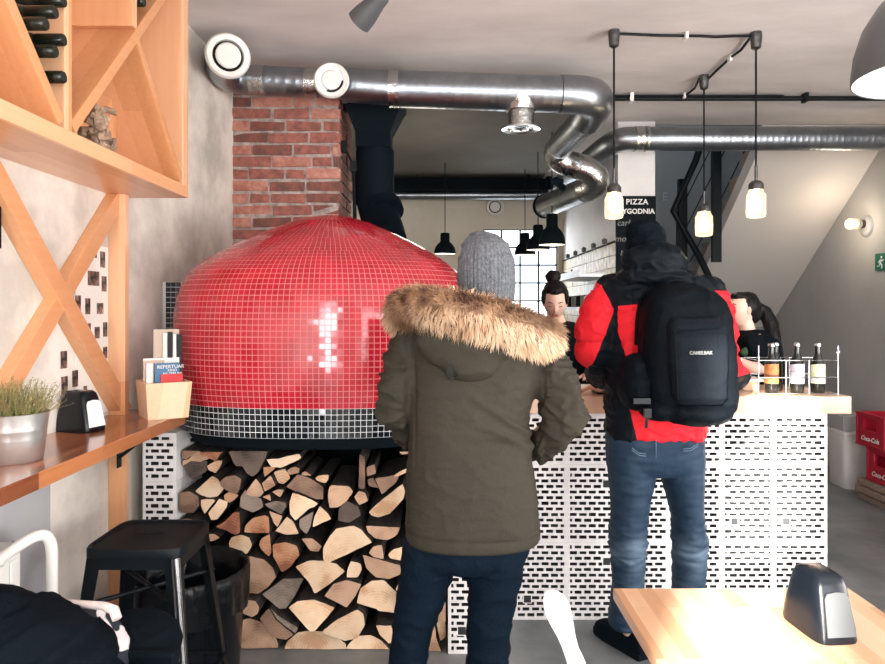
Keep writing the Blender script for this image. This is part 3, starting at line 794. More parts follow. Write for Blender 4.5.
mb = MB(); duct_tube(mb, [pL1-Vector((.03, 0, 0)), pM], .098, .09); mb.tube([pL1-Vector((.035, 0, 0)), pL1-Vector((.01, 0, 0))], .106, 28); mb.build('middle_section', 'steel', dA, 50)
mb = MB(); duct_tube(mb, [pM, pR], .108, .05); mb.build('wide_section', 'steel', dA, 50)
for a_, b_, r_ in ((pM-Vector((.03,0,0)), pM+Vector((.03,0,0)), .1095), (P(250, 80, YD)+Vector((-.02,0,0)), P(266, 80.5, YD), .087), (P(306, 83, YD), P(318, 83.5, YD), .087)):
    mb = MB(); mb.tube([a_, b_], r_, 28); mb.build('foil_tape', 'foil', dA, 60)
# elbow at the left end turning to the room
v1c = P(228, 56, 3.62); v1n = Vector((.44, -.88, -.12)).normalized()
mb = MB(); mb.tube(bez(pL0, pL0+Vector((-.16, 0, 0)), v1c-v1n*.34, v1c-v1n*.15, 12)+[v1c-v1n*.02], [.088]*13+[.093], 26); mb.build('left_elbow', 'steel', dA, 60)
def vent(c, n, r, parent, name='ceiling_vent'):
    mb = MB(); mb.lathe([(r*.66, -.01), (r*.70, .012), (r*.92, .018), (r, .006), (r, -.004), (r*.8, -.01)], c, 36, 0, n)
    o = mb.build('vent_ring', 'offwhite', parent, 50)
    mb = MB(); mb.lathe([(r*.7, -.008), (.001, -.008)], c, 30, 0, n); mb.build('vent_throat', 'dark_slot', o)
    mb = MB(); mb.lathe([(.001, .022), (r*.50, .022), (r*.56, .016), (r*.56, .006), (.001, .006)], c, 32, 0, n); mb.build('vent_disc', 'offwhite', o, 40)
vent(v1c, v1n, .118, dA)
v2c = P(331.5, 80.5, YD-.17); v2n = Vector((.02, -1, -.02)).normalized()
mb = MB(); mb.tube([P(331.5, 83, YD), v2c], .088, 26); mb.build('branch_collar', 'steel', dA, 50)
vent(v2c, v2n, .102, dA)
# downward tee
tc_ = P(521, 92, YD)
mb = MB(); mb.tube([tc_-Vector((0,0,.03)), tc_-Vector((0,0,.115)), tc_-Vector((0,0,.12)), tc_-Vector((0,0,.215))], [.107, .090, .078, .078], 26); mb.build('tee_branch', 'foil', dA, 50)
mb = MB(); mb.lathe([(.078, 0), (.082, -.006), (.115, -.012), (.115, -.004), (.08, .004)], tc_-Vector((0,0,.215)), 32); mb.lathe([(.05, -.012), (.001, -.02)], tc_-Vector((0,0,.215)), 24); mb.build('vent_ring', 'chrome', dA, 40)
# right elbow and run to the back
e0 = pR; e1 = P(587, 118, YD+.34)
mb = MB(); mb.tube(bez(e0, e0+Vector((.25, 0, 0)), P(600, 98, YD+.1), e1, 12), .113, 28); mb.build('right_elbow', 'steel', dA, 60)
e2 = P(560, 146, 5.02)
mb = MB(); duct_tube(mb, [e1, e2], .094, .06); mb.tube([e1+(e2-e1)*.04, e1+(e2-e1)*.09], .1, 26); mb.build('rear_section', 'steel', dA, 50)
e3 = P(592, 184, 5.25); 
mb = MB(); S = bez(e2, e2+(e2-e1)*.35, P(560, 163, 5.15), P(574, 165, 5.15), 8)+bez(P(576, 166, 5.14), P(600, 171, 5.1), P(603, 186, 5.15), P(584, 190, 5.3), 10)
mb.tube(S, .098, 26); mb.build('offset_elbow', 'foil', dA, 60)
mb = MB(); duct_tube(mb, [P(588, 189, 5.28), P(545, 206, 6.1)], .100, .06); mb.build('tail_section', 'steel', dA, 50)
mb = MB(); mb.tube([P(545, 206, 6.1), P(543.5, 206.6, 6.13)], .108, 26); mb.build('end_collar', 'ductblack', dA, 50)
dB = thing('ventilation_duct', P(750, 139, 5.2), 'second galvanised duct crossing the right side in front of the stairs', 'duct')
b0, b1 = Vector((XR, 5.2, Z(138.5, 5.2))), P(642, 139, 5.2)
mb = MB(); duct_tube(mb, [b0, b1], .091, .045); mb.build('straight_section', 'steel', dB, 50)
mb = MB(); mb.tube([b1, b1+Vector((-.06, 0, 0))], .096, 26); mb.tube([b1+Vector((.02,0,0)), b1+Vector((.04, 0, 0))], .098, 26); mb.build('foil_tape', 'foil', dB, 50)
mb = MB(); mb.tube(bez(b1+Vector((-.05,0,0)), P(615, 137, 5.2), P(608, 146, 5.3), P(590, 160, 5.6), 10), .09, 26); mb.build('elbow', 'steel', dB, 60)
mb = MB(); duct_tube(mb, [P(590, 160, 5.6), P(556, 188, 6.5)], .085, .06); mb.build('rear_section', 'steel', dB, 50)
dC = thing('ventilation_duct', P(460, 195, 7.7), 'thin silver ribbed duct along the top of the far kitchen wall', 'duct')
mb = MB(); duct_tube(mb, [P(340, 195.5, 7.75), P(548, 195, 7.75)], .055, .035); mb.build('ribbed_pipe', 'steel', dC, 50)
mb = MB(); mb.box(P(380, 190, 7.62), P(546, 183, 7.9)); o = mb.build('cable_tray', 'matte_black'); tag(o, 'black cable tray above the thin duct on the far wall', 'cable tray')
for px_ in (410, 520):
    mb = MB(); q = P(px_, 184, 7.8); mb.tube([q, Vector((q.x, 7.8, ZC-.02))], .006, 6); mb.build('hanger_rod', 'matte_black', o)
    mb = MB(); q = P(px_+8, 192, 7.75); mb.tube([q, Vector((q.x, 7.6, q.z+.1)), Vector((q.x, 7.6, ZC-.02))], .006, 6); mb.build('hanger_rod', 'matte_black', dC)
mb = MB(); mb.box(P(437, 187, 7.55), P(448, 180, 7.63)); o = mb.build('junction_box', 'matte_black'); tag(o, 'small black junction box on the far cable tray', 'junction box')
# round vent on the far wall
vw = thing('wall_vent', P(495, 207, 7.99), 'round white vent high on the far kitchen wall', 'vent')
vent(P(495, 207, 7.97), Vector((0, -1, 0)), .105, vw)
# black valve thing hanging by the duct tail
mb = MB(); c_ = P(548, 183, 5.0); mb.lathe([(.05, 0), (.05, .02), (.02, .03), (.02, .12)], c_, 20, 0, (1, .3, .2)); mb.tube([c_+Vector((.06,.02,.02)), c_+Vector((.14, .2, .0))], .03, 12); o = mb.build('damper_handle', 'ductblack'); tag(o, 'small dark damper beside the duct bends above the far lamps', 'damper')
# flue
fl = thing('oven_flue', P(375, 220, 4.5), 'matte black flue pipe rising behind the red oven into a flared hood', 'flue')
fx = X(374, 4.5)
mb = MB()
prof4 = [(107, 345, 405), (112, 348, 402), (135, 357, 391.5), (150, 357.5, 391.5)]
rg = []
for py_, a, b in prof4:
    z_ = Z(py_, 4.5); xa, xb = X(a, 4.5), X(b, 4.5); d_ = (xb-xa)*.45
    rg.append([Vector((xa, 4.5-d_, z_)), Vector((xb, 4.5-d_, z_)), Vector((xb, 4.5+d_, z_)), Vector((xa, 4.5+d_, z_))])
rg.insert(0, [v+Vector((0, 0, .25)) for v in rg[0]])
mb.rings(rg); mb.build('flared_hood', 'ductblack', fl)
mb = MB(); mb.tube([Vector((fx, 4.5, Z(150, 4.5))), Vector((fx, 4.5, Z(153, 4.5)))], .115, 28); mb.tube([Vector((X(375.5, 4.5), 4.47, Z(152, 4.5))), Vector((X(375.5, 4.5), 4.47, Z(205, 4.5)))], .125, 28)
mb.tube(bez(Vector((X(376, 4.5), 4.47, Z(200, 4.5))), Vector((X(378, 4.5), 4.45, Z(215, 4.5))), Vector((X(384, 4.4), 4.42, Z(225, 4.4))), Vector((X(388, 4.3), 4.25, Z(243, 4.3))), 8), .125, 26)
mb.tube([Vector((X(381, 4.45), 4.45, Z(208, 4.45))), Vector((X(383, 4.4), 4.42, Z(214, 4.4)))], .14, 26)
mb.tube([Vector((X(388, 4.3), 4.27, Z(240, 4.3))), Vector((X(388, 4.3), 4.27, 1.0))], .12, 20)
mb.build('pipe', 'ductblack', fl, 50)
mb = MB(); mb.box(P(350, 171, 4.42), P(358, 162, 4.46)); mb.box(P(341, 152, 4.42), P(347, 142, 4.46)); mb.tube([P(346, 150, 4.44), P(353, 165, 4.44)], .008, 6); mb.tube([P(354, 170, 4.44), P(355, 235, 4.44)], .012, 8)
o = mb.build('control_cable', 'ductcable', fl)

# ================================================================== CEILING CONDUIT AND PENDANTS
Zc = ZC-.03
def atz(px, py, z):
    d = P(px, py, 1.0)-Vector((0, 0, CAMZ)); t_ = (z-CAMZ)/d.z; return Vector((d.x*t_, t_, z))
c0 = atz(600, 98.5, 2.965); c1 = Vector((XR, c0.y, 2.965))
mb = MB(); mb.tube([c0, c1], .017, 10); mb.tube([c0+Vector((0, -.03, .01)), c1*0.5+c0*.5+Vector((0, -.03, .01))], .008, 8)
cd = mb.build('ceiling_conduit', 'ductcable', None, 60); tag(cd, 'black cable conduit running straight across the ceiling to the right', 'conduit')
for px_ in (631, 805):
    q = atz(px_, 98, 2.965); mb = MB(); mb.box(q-Vector((.012, .03, .03)), q+Vector((.012, .03, .032))); mb.build('clip', 'offwhite' if px_ == 631 else 'ductcable', cd)
j1, j3, j2 = atz(614, 36, 2.97), atz(756, 38, 2.97), atz(704, 80, 2.97)
def jar_pendant(j, ztop, zbot, r, label):
    t_ = thing('jar_pendant', (j.x, j.y, zbot), label, 'pendant lamp', 'jam jar pendant lamps over the bar')
    mb = MB(); mb.lathe([(.001, .03), (.030, .03), (.032, .0), (.03, -.01), (.026, -.055), (.012, -.065), (.001, -.065)], j, 18); mb.build('ceiling_rose', 'castmetal', t_, 40)
    mb = MB(); mb.tube([j-Vector((0,0,.06)), Vector((j.x, j.y, ztop+.02))], .0055, 8); mb.build('cord', 'ductcable', t_)
    H = ztop-zbot; c_ = (j.x, j.y, zbot)
    mb = MB(); mb.lathe([(.008, H+.10), (.008, H+.02), (r*.5, H+.015), (r*.78, H-.002), (r*.80, H-.032)], c_, 24); mb.lathe([(.009, H+.07), (.009, H+.02)], c_, 10); mb.build('lid', 'castmetal', t_, 40)
    mb = MB(); mb.lathe([(r*.74, H-.02), (r*.76, H-.04), (r, H-.065), (r*1.02, .03), (r*.93, .006), (r*.6, 0), (.001, .0)], c_, 28)
    mb.build('jar', M['jarglass'], t_, 60)
    mb = MB(); mb.lathe([(.001, .028), (r*.40, .036), (r*.58, .062), (r*.50, .095), (r*.26, .12), (r*.24, H-.03), (.001, H-.03)], c_, 20); mb.build('bulb', 'bulb', t_, 60)
    point('lamp_light', (j.x, j.y, zbot-.04), 2.2, (1, .74, .48), .05)
M['jarglass'] = mat('jar_glass', (1, .97, .93), .06, trans=.92, ior=1.12, emis=(1, .72, .42), es=.35)
jar_pendant(j1, Z(187, j1.y), Z(219, j1.y), .049, 'glowing jam jar pendant furthest left, in front of the menu board')
jar_pendant(j2, Z(207, j2.y), Z(236.5, j2.y), .054, 'glowing jam jar pendant hanging lowest, between the other two jars')
jar_pendant(j3, Z(184, j3.y), Z(218, j3.y), .050, 'glowing jam jar pendant furthest right, over the bar')
def cable(pts, r, nm, label):
    mb = MB(); mb.tube(pts, r, 8); o = mb.build(nm, 'ductcable', None, 60); return tag(o, label, 'cable')
a = atz(606, 36, 2.985); 
c1_ = cable([j1+Vector((.03,0,.012)), atz(660, 35.5, 2.985), atz(700, 36, 2.985), atz(715, 37, 2.985), atz(735, 36, 2.985), j3+Vector((-.03,0,.012))], .008, 'lamp_cable', 'black cable across the ceiling between the outer two jar lamps')
c2_ = cable([j3+Vector((-.025,-.0,.01)), atz(741, 50, 2.985), atz(730, 58, 2.985), atz(715, 72, 2.985), j2+Vector((.03,0,.01))], .008, 'lamp_cable', 'black cable slanting down from the right jar lamp to the middle one')
c3_ = cable([j2+Vector((-.03,0,.01)), atz(695, 88, 2.985), atz(686, 95, 2.98), atz(678, 97, 2.97)], .008, 'lamp_cable', 'short black cable from the middle jar lamp to the conduit')
for q, par in ((atz(686, 36, 2.98), c1_), (atz(730, 58.5, 2.98), c2_), (atz(684, 96, 2.975), c3_)):
    mb = MB(); mb.box(q-Vector((.008, .02, .018)), q+Vector((.008, .02, .018))); mb.build('clip', 'offwhite', par)
# factory pendants in the kitchen
def hektar(t_, c_, r, h, mshade='matte_black', inside='shadein', bulb=True):
    """bell shade: rim at c_, neck above"""
    mb = MB(); mb.lathe([(r, 0), (r*1.0, h*.05), (r*.97, h*.18), (r*.88, h*.32), (r*.70, h*.46), (r*.48, h*.56), (r*.43, h*.62), (r*.43, h*.96), (r*.36, h), (.001, h)], c_, 36); mb.build('lamp_shade', mshade, t_, 40)
    mb = MB(); mb.lathe([(r*.985, .002), (r*.95, h*.17), (r*.86, h*.30), (r*.68, h*.44), (.001, h*.5)], c_, 36); mb.build('shade_lining', inside, t_, 60)
    if bulb: mb = MB(); mb.ell(Vector(c_)+Vector((0,0,h*.24)), r*.28, 0); mb.build('bulb', 'bulbw', t_, 60)
for px_, ptop, pbot, Y, lab in ((552, 214, 245, 5.75, 'black bell pendant nearest in the row of three above the kitchen'), (538, 225, 250, 6.5, 'black bell pendant in the middle of the kitchen row of three'), (525, 233, 255, 7.3, 'black bell pendant furthest back in the kitchen row of three'), (445, 233, 254, 7.0, 'single black bell pendant left of the grey beanie')):
    q = P(px_, pbot, Y); h = Z(ptop, Y)-q.z
    t_ = thing('bell_pendant', q, lab, 'pendant lamp', 'black bell pendants in the kitchen' if px_ != 445 else None)
    hektar(t_, q, .112, h)
    mb = MB(); mb.tube([q+Vector((0,0,h)), Vector((q.x, q.y, ZC))], .005, 6); mb.build('cord', 'ductcable', t_)
    point('lamp_light', q-Vector((0,0,.05)), .9, (1, .86, .66), .06)
q = atz(930, 76, 2.06)
q = P(942, 76, 1.62); t_ = thing('bell_pendant', q, 'large grey bell pendant lamp cut off at the top right corner', 'pendant lamp')
hektar(t_, q, .188, .40, 'greyshade')
mb = MB(); mb.tube([q+Vector((0,0,.4)), Vector((q.x, q.y, ZC))], .006, 6); mb.build('cord', 'ductcable', t_)
# ceiling spot
sp = thing('ceiling_spotlight', P(385, -25, 2.9), 'small dark grey ceiling spotlight tilted down to the left', 'spotlight')
sa = P(384, -6, 2.80); sb = P(359, 22, 2.88); dr = (sb-sa).normalized(); H = (sb-sa).length
mb = MB(); mb.lathe([(.001, 0), (.028, 0), (.034, .01), (.036, H*.25), (.042, H*.45), (.050, H*.7), (.054, H), (.048, H), (.038, H*.6), (.001, H*.55)], sa, 28, 0, dr); mb.build('lamp_shade', 'greyshade', sp, 40)
mb = MB(); mb.tube([sa, sa+Vector((.02, 0, .05)), Vector((sa.x+.03, sa.y, ZC))], .012, 10); mb.build('bracket', 'greyshade', sp, 50)

# ================================================================== WINE RACK
AX = -1.066
wr = thing('wine_rack', (-1.2, 2.0, 1.956), 'large pine wall rack with crossed boards holding wine bottles', 'wine rack')
yE = 2.85; yS = .85; zb = 1.956
def pb(name, a, b, m): mb = MB(); mb.box(a, b); return mb.build(name, m, wr, bevel=.0015)
pb('bottom_board', (XL, yS, zb), (AX, yE, zb+.048), 'pine_y')
pb('end_board', (XL, yE-.055, zb+.048), (AX, yE, 2.99), 'pine_z')
pb('back_panel', (XL, yS, zb+.048), (XL+.012, yE-.055, 2.99), 'pine_z')
pb('divider', (XL+.012, 1.918, zb+.048), (AX, 1.957, 2.99), 'pine_z')
def diag(ya, za, yb_, zb_, th=.036, name='diagonal_board', dx=0):
    a = Vector((0, ya, za)); b = Vector((0, yb_, zb_)); d = (b-a).normalized(); n = Vector((0, -d.z, d.y))*th/2
    mb = MB(); x0, x1 = XL+.012, AX-dx
    c_ = [a-n, b-n, b+n, a+n]
    mb.hexa([Vector((x0, *c_[0].yz)), Vector((x1, *c_[0].yz)), Vector((x1, *c_[1].yz)), Vector((x0, *c_[1].yz)), Vector((x0, *c_[3].yz)), Vector((x1, *c_[3].yz)), Vector((x1, *c_[2].yz)), Vector((x0, *c_[2].yz))])
    return mb.build(name, M['pine_diag'], wr, bevel=.0015)
M['pine_diag'] = wood_planks('pine_boards_slanting', PINE, 1, .07, 1.5)
zf = zb+.048
diag(1.965, zf+.015, 2.79, 2.885)
diag(2.785, zf+.02, 2.385, 2.435, .034, dx=.002)
diag(1.905, zf+.015, 1.10, 2.86)
diag(.95, zf+.02, 1.40, 2.51, .034, dx=.002)
pb('upright', (XL+.012, 2.345, 2.47), (AX-.002, 2.378, 2.99), 'pine_z')
def wine_bottle(y, z, xt, label):
    t_ = MB(); L = .285
    t_.lathe([(.001, 0), (.030, .0), (.036, -.0), (.0365, -.17), (.030, -.20), (.016, -.225), (.0135, -.27), (.0155, -.272), (.0155, -.285), (.001, -.285)][::-1], (0,0,0), 20)
    # axis along +x with mouth at xt
    prof_ = [(.001, 0), (.0150, .0), (.0165, .004), (.0165, .055), (.0172, .056), (.0172, .07), (.015, .072), (.020, .095), (.034, .125), (.0365, .15), (.0365, .285), (.001, .285)]
    r_ = thing('wine_bottle', (xt-.14, y, z-.036), label, 'wine bottle', 'wine bottles lying in the pine rack')
    mb = MB(); mb.lathe(prof_[5:], (xt, y, z), 20, 0, (-1, 0, 0)); mb.build('glass_body', 'glass', r_, 40)
    mb = MB(); mb.lathe([(.001, 0), (.0150, .0), (.0172, .004), (.0172, .075), (.0150, .08)], (xt, y, z), 20, 0, (-1, 0, 0)); mb.build('neck_capsule', M['capsule'], r_, 40)
M['capsule'] = mat('bottle_capsule', (.012, .015, .010), .25, .2)
for y, z, xt, lab in ((1.879, 2.135, -1.045, 'lowest wine bottle of the stack beside the rack divider'), (1.822, 2.185, -1.036, 'second lowest wine bottle beside the divider, set further back'), (1.879, 2.238, -1.045, 'third wine bottle from below, sticking furthest out beside the divider'), (1.765, 2.235, -1.028, 'short reaching wine bottle furthest left in the rack stack'), (1.822, 2.290, -1.036, 'second wine bottle from the top of the stack beside the divider'), (1.879, 2.345, -1.045, 'topmost wine bottle of the stack beside the rack divider'),
                      (2.418, 2.585, -1.06, 'wine bottle at the top edge, left of the two above the crossed boards'), (2.492, 2.660, -1.07, 'wine bottle at the top edge, right of the two above the crossed boards')):
    wine_bottle(y, z, xt, lab)
# glass jar with corks
jr = thing('cork_jar', (-1.16, 2.14, zf), 'glass jar filled with corks in the triangular bay of the rack', 'jar')
jc = Vector((-1.125, 2.215, zf))
mb = MB(); mb.lathe([(.001, .004), (.052, .004), (.058, .02), (.058, .13), (.045, .16), (.044, .175)], jc, 28); mb.build('glass_body', mat('clear_glass', (1, 1, 1), .03, trans=1, ior=1.1), jr, 50)
for k in range(34):
    p = jc+Vector((rnd.uniform(-.034, .034), rnd.uniform(-.034, .034), .02+k*.0036)); d = Vector((rnd.uniform(-1, 1), rnd.uniform(-1, 1), rnd.uniform(-.5, .5))).normalized()*.018
    mb = MB(); mb.tube([p-d, p+d], .0105, 10); o = mb.build('wine_cork', 'cork'); tag(o, 'pale wine cork inside the glass jar', 'cork', 'corks in the glass jar')

# wall lattice below
lt = thing('pine_lattice', (XL, 2.3, 0), 'pine post and large crossed braces fixed to the plaster wall above the shelf', 'lattice')
def lb(name, a, b, m): mb = MB(); mb.box(a, b); return mb.build(name, m, lt, bevel=.0015)
lb('post', (XL+.001, 2.744, 0), (XL+.069, 2.778, zb), 'pine_z')
def brace(ya, za, yb_, zb_, wd, x0, x1):
    a = Vector((0, ya, za)); b = Vector((0, yb_, zb_)); d = (b-a).normalized(); n = Vector((0, -d.z, d.y))*wd/2
    c_ = [a-n, b-n, b+n, a+n]
    for q_ in c_: q_.z = min(max(q_.z, 1.066), zb)
    mb = MB(); mb.hexa([Vector((x0, *c_[0].yz)), Vector((x1, *c_[0].yz)), Vector((x1, *c_[1].yz)), Vector((x0, *c_[1].yz)), Vector((x0, *c_[3].yz)), Vector((x1, *c_[3].yz)), Vector((x1, *c_[2].yz)), Vector((x0, *c_[2].yz))])
    mb.build('brace', M['pine_diag'], lt, bevel=.0015)
brace(1.93, 1.985, 2.80, 1.045, .115, XL+.001, XL+.052)
brace(1.87, 1.02, 2.77, 1.98, .115, XL+.001, XL+.046)
# photographs
sh = box('photo_backing', (XL, 2.50, 1.08), (XL+.002, 2.742, 1.74), 'paper'); tag(sh, 'white paper sheet carrying rows of small photographs on the left wall', 'paper sheet')
PH = [((285,220),14,44),((266,208),6,15),((260,272),32,40),((289,287),14,42),((217,341),16,44),((244,349),14,44),((278,355),18,30),((245,417),14,42),((270,422),14,32),((292,413),12,40),((271,478),14,26),((292,477),12,32),((288,518),8,20),((178,497),18,48),((209,549),16,46),((180,567),18,48),((237,575),10,12)]
PLAB = ['tall dark photo highest beside the post', 'narrow sliver of photo beside the upper brace', 'widest photo, black and dark red, beside the upper brace', 'dark photo right of the widest one, by the post', 'dark upright photo just right of the crossing of the braces', 'upright photo second from the crossing of the braces', 'pale squarish photo near the post at crossing height', 'upright photo leftmost in the row below the crossing', 'pale photo in the middle of the row below the crossing', 'photo nearest the post in the row below the crossing', 'small photo half hidden by the lower brace', 'small upright photo by the post in the second lowest row', 'tiny photo sliver by the post, lowest on the right', 'dark photo topmost of the three left of the lower brace', 'dark photo between lower brace and the two left ones', 'dark photo lowest left, above the napkin dispenser', 'tiny photo just above the napkin dispenser']
for ((cx, cy), wv_, hv), lab in zip([((a[0], a[1]), b, c) for a, b, c in PH], PLAB):
    px_, py_ = cx/2.764, 180+cy/2.764
    Y = 1.345*F/(442.5-px_)*1.0
    c_ = P(px_, py_, Y); hy = wv_/2.764/2*Y*Y/(F*1.345); hz = hv/2.764/2*Y/F
    mb = MB(); mb.box((XL+.002, Y-hy-.002, c_.z-hz-.002), (XL+.003, Y+hy+.002, c_.z+hz+.002), 0); mb.box((XL+.003, Y-hy, c_.z-hz), (XL+.0036, Y+hy, c_.z+hz), 1)
    o = mb.build('photograph', ['paper', 'photo']); tag(o, lab, 'photograph', 'small photographs on the left wall')
o = box('picture_frame', (XL, 1.80, Z(248, 2.02)), (XL+.03, 2.035, Z(195, 2.02)), 'matte_black'); tag(o, 'black framed picture cut off at the left edge', 'picture frame')

# ================================================================== WALL SHELF and things on it
SZ = 1.065
sf = thing('wall_shelf', (-1.2, 2.0, 1.02), 'oiled butcher block shelf along the left wall under the lattice', 'shelf')
mb = MB()
mb.prism([(XL, .75, SZ), (-1.06, .75, SZ), (-1.06, 2.80, SZ), (-1.07, 2.845, SZ), (XL, 2.90, SZ)], (0, 0, -.045)); mb.build('board', 'shelfwood', sf, bevel=.002)
mb = MB(); yb_ = 2.70; mb.box((XL+.056, yb_, .86), (XL+.062, yb_+.03, 1.02)); mb.box((XL+.056, yb_, 1.013), (-1.10, yb_+.03, 1.02)); mb.tube(bez((XL+.06, yb_+.015, .9), (XL+.10, yb_+.015, .93), (-1.2, yb_+.015, .97), (-1.15, yb_+.015, 1.013)), .007, 8); mb.build('bracket', 'black_steel', sf)
# herb pot
pc = Vector((X(11, 1.93)+.012, 1.93, SZ))
pt = thing('herb_pot', pc, 'silver zinc pot of thyme on the left end of the shelf', 'potted plant')
mb = MB(); mb.lathe([(.001, 0), (.067, 0), (.070, .004), (.077, .06), (.0775, .062), (.0785, .066), (.0785, .085), (.080, .088), (.080, .092), (.0835, .12), (.087, .136), (.084, .137), (.078, .125), (.001, .122)], pc, 40); mb.build('pot', 'zinc', pt, 35)
mb = MB(); mb.lathe([(.078, .12), (.04, .128), (.001, .13)], pc, 24); mb.build('soil', 'soil', pt)
mb = MB()
for k in range(620):
    a = rnd.uniform(0, 2*PI); r0 = .074*math.sqrt(rnd.random()); b0_ = pc+Vector((math.cos(a)*r0, math.sin(a)*r0, .122))
    h = rnd.uniform(.035, .125)*(1-.25*r0/.074); lean = Vector((math.cos(a), math.sin(a), 0))*r0*rnd.uniform(.1, .7)+Vector((rnd.gauss(0, .018), rnd.gauss(0, .018), 0))
    q1 = b0_+lean*rnd.uniform(.1, .7)+Vector((rnd.gauss(0, .006), rnd.gauss(0, .006), h*.5))
    pth = [b0_, q1, b0_+lean+Vector((0, 0, h))]
    mb.tube(pth, [.0008, .0006, .0003], 3)
    for j in range(rnd.randint(5, 10)):
        f = rnd.uniform(.1, 1.0); p = pth[1].lerp(pth[2], f); d = Vector((rnd.uniform(-1, 1), rnd.uniform(-1, 1), rnd.uniform(-.2, .8))).normalized()*rnd.uniform(.004, .008); s_ = Vector((-d.y, d.x, 0)).normalized()*.0019
        mb.add([p, p+d*.5+s_, p+d, p+d*.5-s_+Vector((0,0,.0005))], [(0,1,2,3)])
o = mb.build('thyme_sprigs', 'herb', pt, fixn=False); o['kind'] = 'stuff'
# napkin dispensers
def napkin(loc, rz, label, plate='whiteplastic'):
    t_ = thing('napkin_dispenser', loc, label, 'napkin dispenser', None)
    L_, W_, H_ = .078, .050, .135                     # half length (x), half width (y), height
    mb = MB(); rows_ = [(0, 1, 1), (.006, 1.02, 1.02), (.03, .98, .98), (.115, .70, .80), (.132, .62, .70), (.140, .50, .55)]
    rg = []
    for z_, a, b in rows_:
        ring = []
        for k in range(32):
            u, v = sup(2*PI*k/32, L_*a, W_*b, 5); ring.append(Vector(loc)+Vector((u, v, z_)))
        rg.append(ring)
    mb.rings(rg); mb.build('housing', 'black_plastic', t_, 50)
    for s_ in (-1, 1):
        mb = MB(); o_ = Vector(loc)
        f = [(L_*.99, -.034, .018), (L_*.99, .034, .018), (L_*.76, .029, .096), (L_*.725, .022, .106), (L_*.715, .0, .109), (L_*.725, -.022, .106), (L_*.76, -.029, .096)]
        pts = [o_+Vector((s_*(x+.002), y, z)) for x, y, z in f]
        mb.prism(pts, Vector((s_*.0025, 0, .0008))); mb.build('face_plate', plate, t_)
    t_.rotation_euler = (0, 0, rz); return t_
napkin((X(80, 2.40)+.00, 2.40, SZ), R(-20), 'black napkin dispenser with a silver face plate on the wall shelf')
# book box
bk = thing('wooden_box', (-1.128, 2.72, SZ), 'small pale dovetailed wooden box holding leaflets at the end of the shelf', 'box')
K = Vector((X(148, 2.60), 2.60, SZ)); ux = Vector((.125, .082, 0)); uy = Vector((-.095, .135, 0)); H = .142
def bx4(k0, k1, m0, m1, z0, z1, fl=.0):
    out = []
    for z_ in (z0, z1):
        f = fl*(z_/H)
        for a, b in ((k0, m0), (k1, m0), (k1, m1), (k0, m1)):
            a2 = a+(a-.5)*2*f; b2 = b+(b-.5)*2*f
            out.append(K+ux*a2+uy*b2+Vector((0, 0, z_)))
    return out
mb = MB(); FLR = .07
for k0, k1, m0, m1 in ((0, 1, 0, .07), (0, 1, .93, 1), (0, .07, .07, .93), (.93, 1, .07, .93)): mb.hexa(bx4(k0, k1, m0, m1, 0, H, FLR))
mb.hexa(bx4(0, 1, 0, 1, 0, .01, 0)); mb.build('carcass', 'cratewood', bk, bevel=.001)
def booklet(m0, k0, k1, h, th, cm, label, lean=0., txt=None, tm='paper', rows_=None):
    vs = []
    for z_ in (.012, h):
        for a, b in ((k0, m0), (k1, m0), (k1, m0+th), (k0, m0+th)):
            vs.append(K+ux*a+uy*(b+lean*(z_/h))+Vector((0, 0, z_)))
    mb = MB(); mb.hexa(vs, 0); 
    nrm = ux.cross(Vector((0,0,1))).normalized()
    o = mb.build('booklet', cm); tag(o, label, 'booklet', 'leaflets in the wooden box')
    if txt:
        rot = Matrix.Rotation(math.atan2(ux.y, ux.x), 3, 'Z') @ FACE_CAM
        for s_, zz, kk, size in txt:
            text('lettering', s_, size, tm, K+ux*kk+uy*(m0+lean*(zz/h)-.012)+Vector((0,0,zz)), rot, o)
    return o
M['bkblue'] = mat('blue_cover', (.035, .13, .26), .45); M['bkred'] = mat('red_cover', (.50, .015, .02), .45); M['bkbeige'] = mat('beige_card', (.50, .40, .32), .7); M['bkblack'] = mat('black_cover', (.015, .017, .02), .4)
booklet(.12, .34, .88, .172, .04, 'bkred', 'red booklet in front in the wooden box')
booklet(.20, .22, .82, .215, .05, 'bkblue', 'blue booklet with white lettering in the wooden box', 0, [('REPERTUAR', .200, .60, .019), ('KINO', .186, .64, .014), ('MUZEUM', .172, .64, .017)])
booklet(.30, .04, .20, .215, .08, 'paper', 'white booklet standing left of the blue one', .02)
booklet(.42, -.02, .5, .225, .03, 'bkbeige', 'grey beige magazine behind the white booklet')
booklet(.50, .0, .9, .232, .03, 'paper', 'pale magazine in the middle of the wooden box')
booklet(.70, .30, .95, .345, .03, 'bkbeige', 'tall beige card at the back of the wooden box')
booklet(.62, .52, .62, .330, .06, 'paper', 'tall white slim leaflet behind the blue booklet')
booklet(.60, .64, .74, .335, .06, 'bkblack', 'tall black leaflet behind the blue booklet', -.05)
booklet(.60, .77, .85, .325, .05, 'paper', 'tall white leaflet right of the black one', .02)
booklet(.60, .88, 1.0, .325, .05, 'bkblack', 'tall black leaflet furthest right in the box', .02)

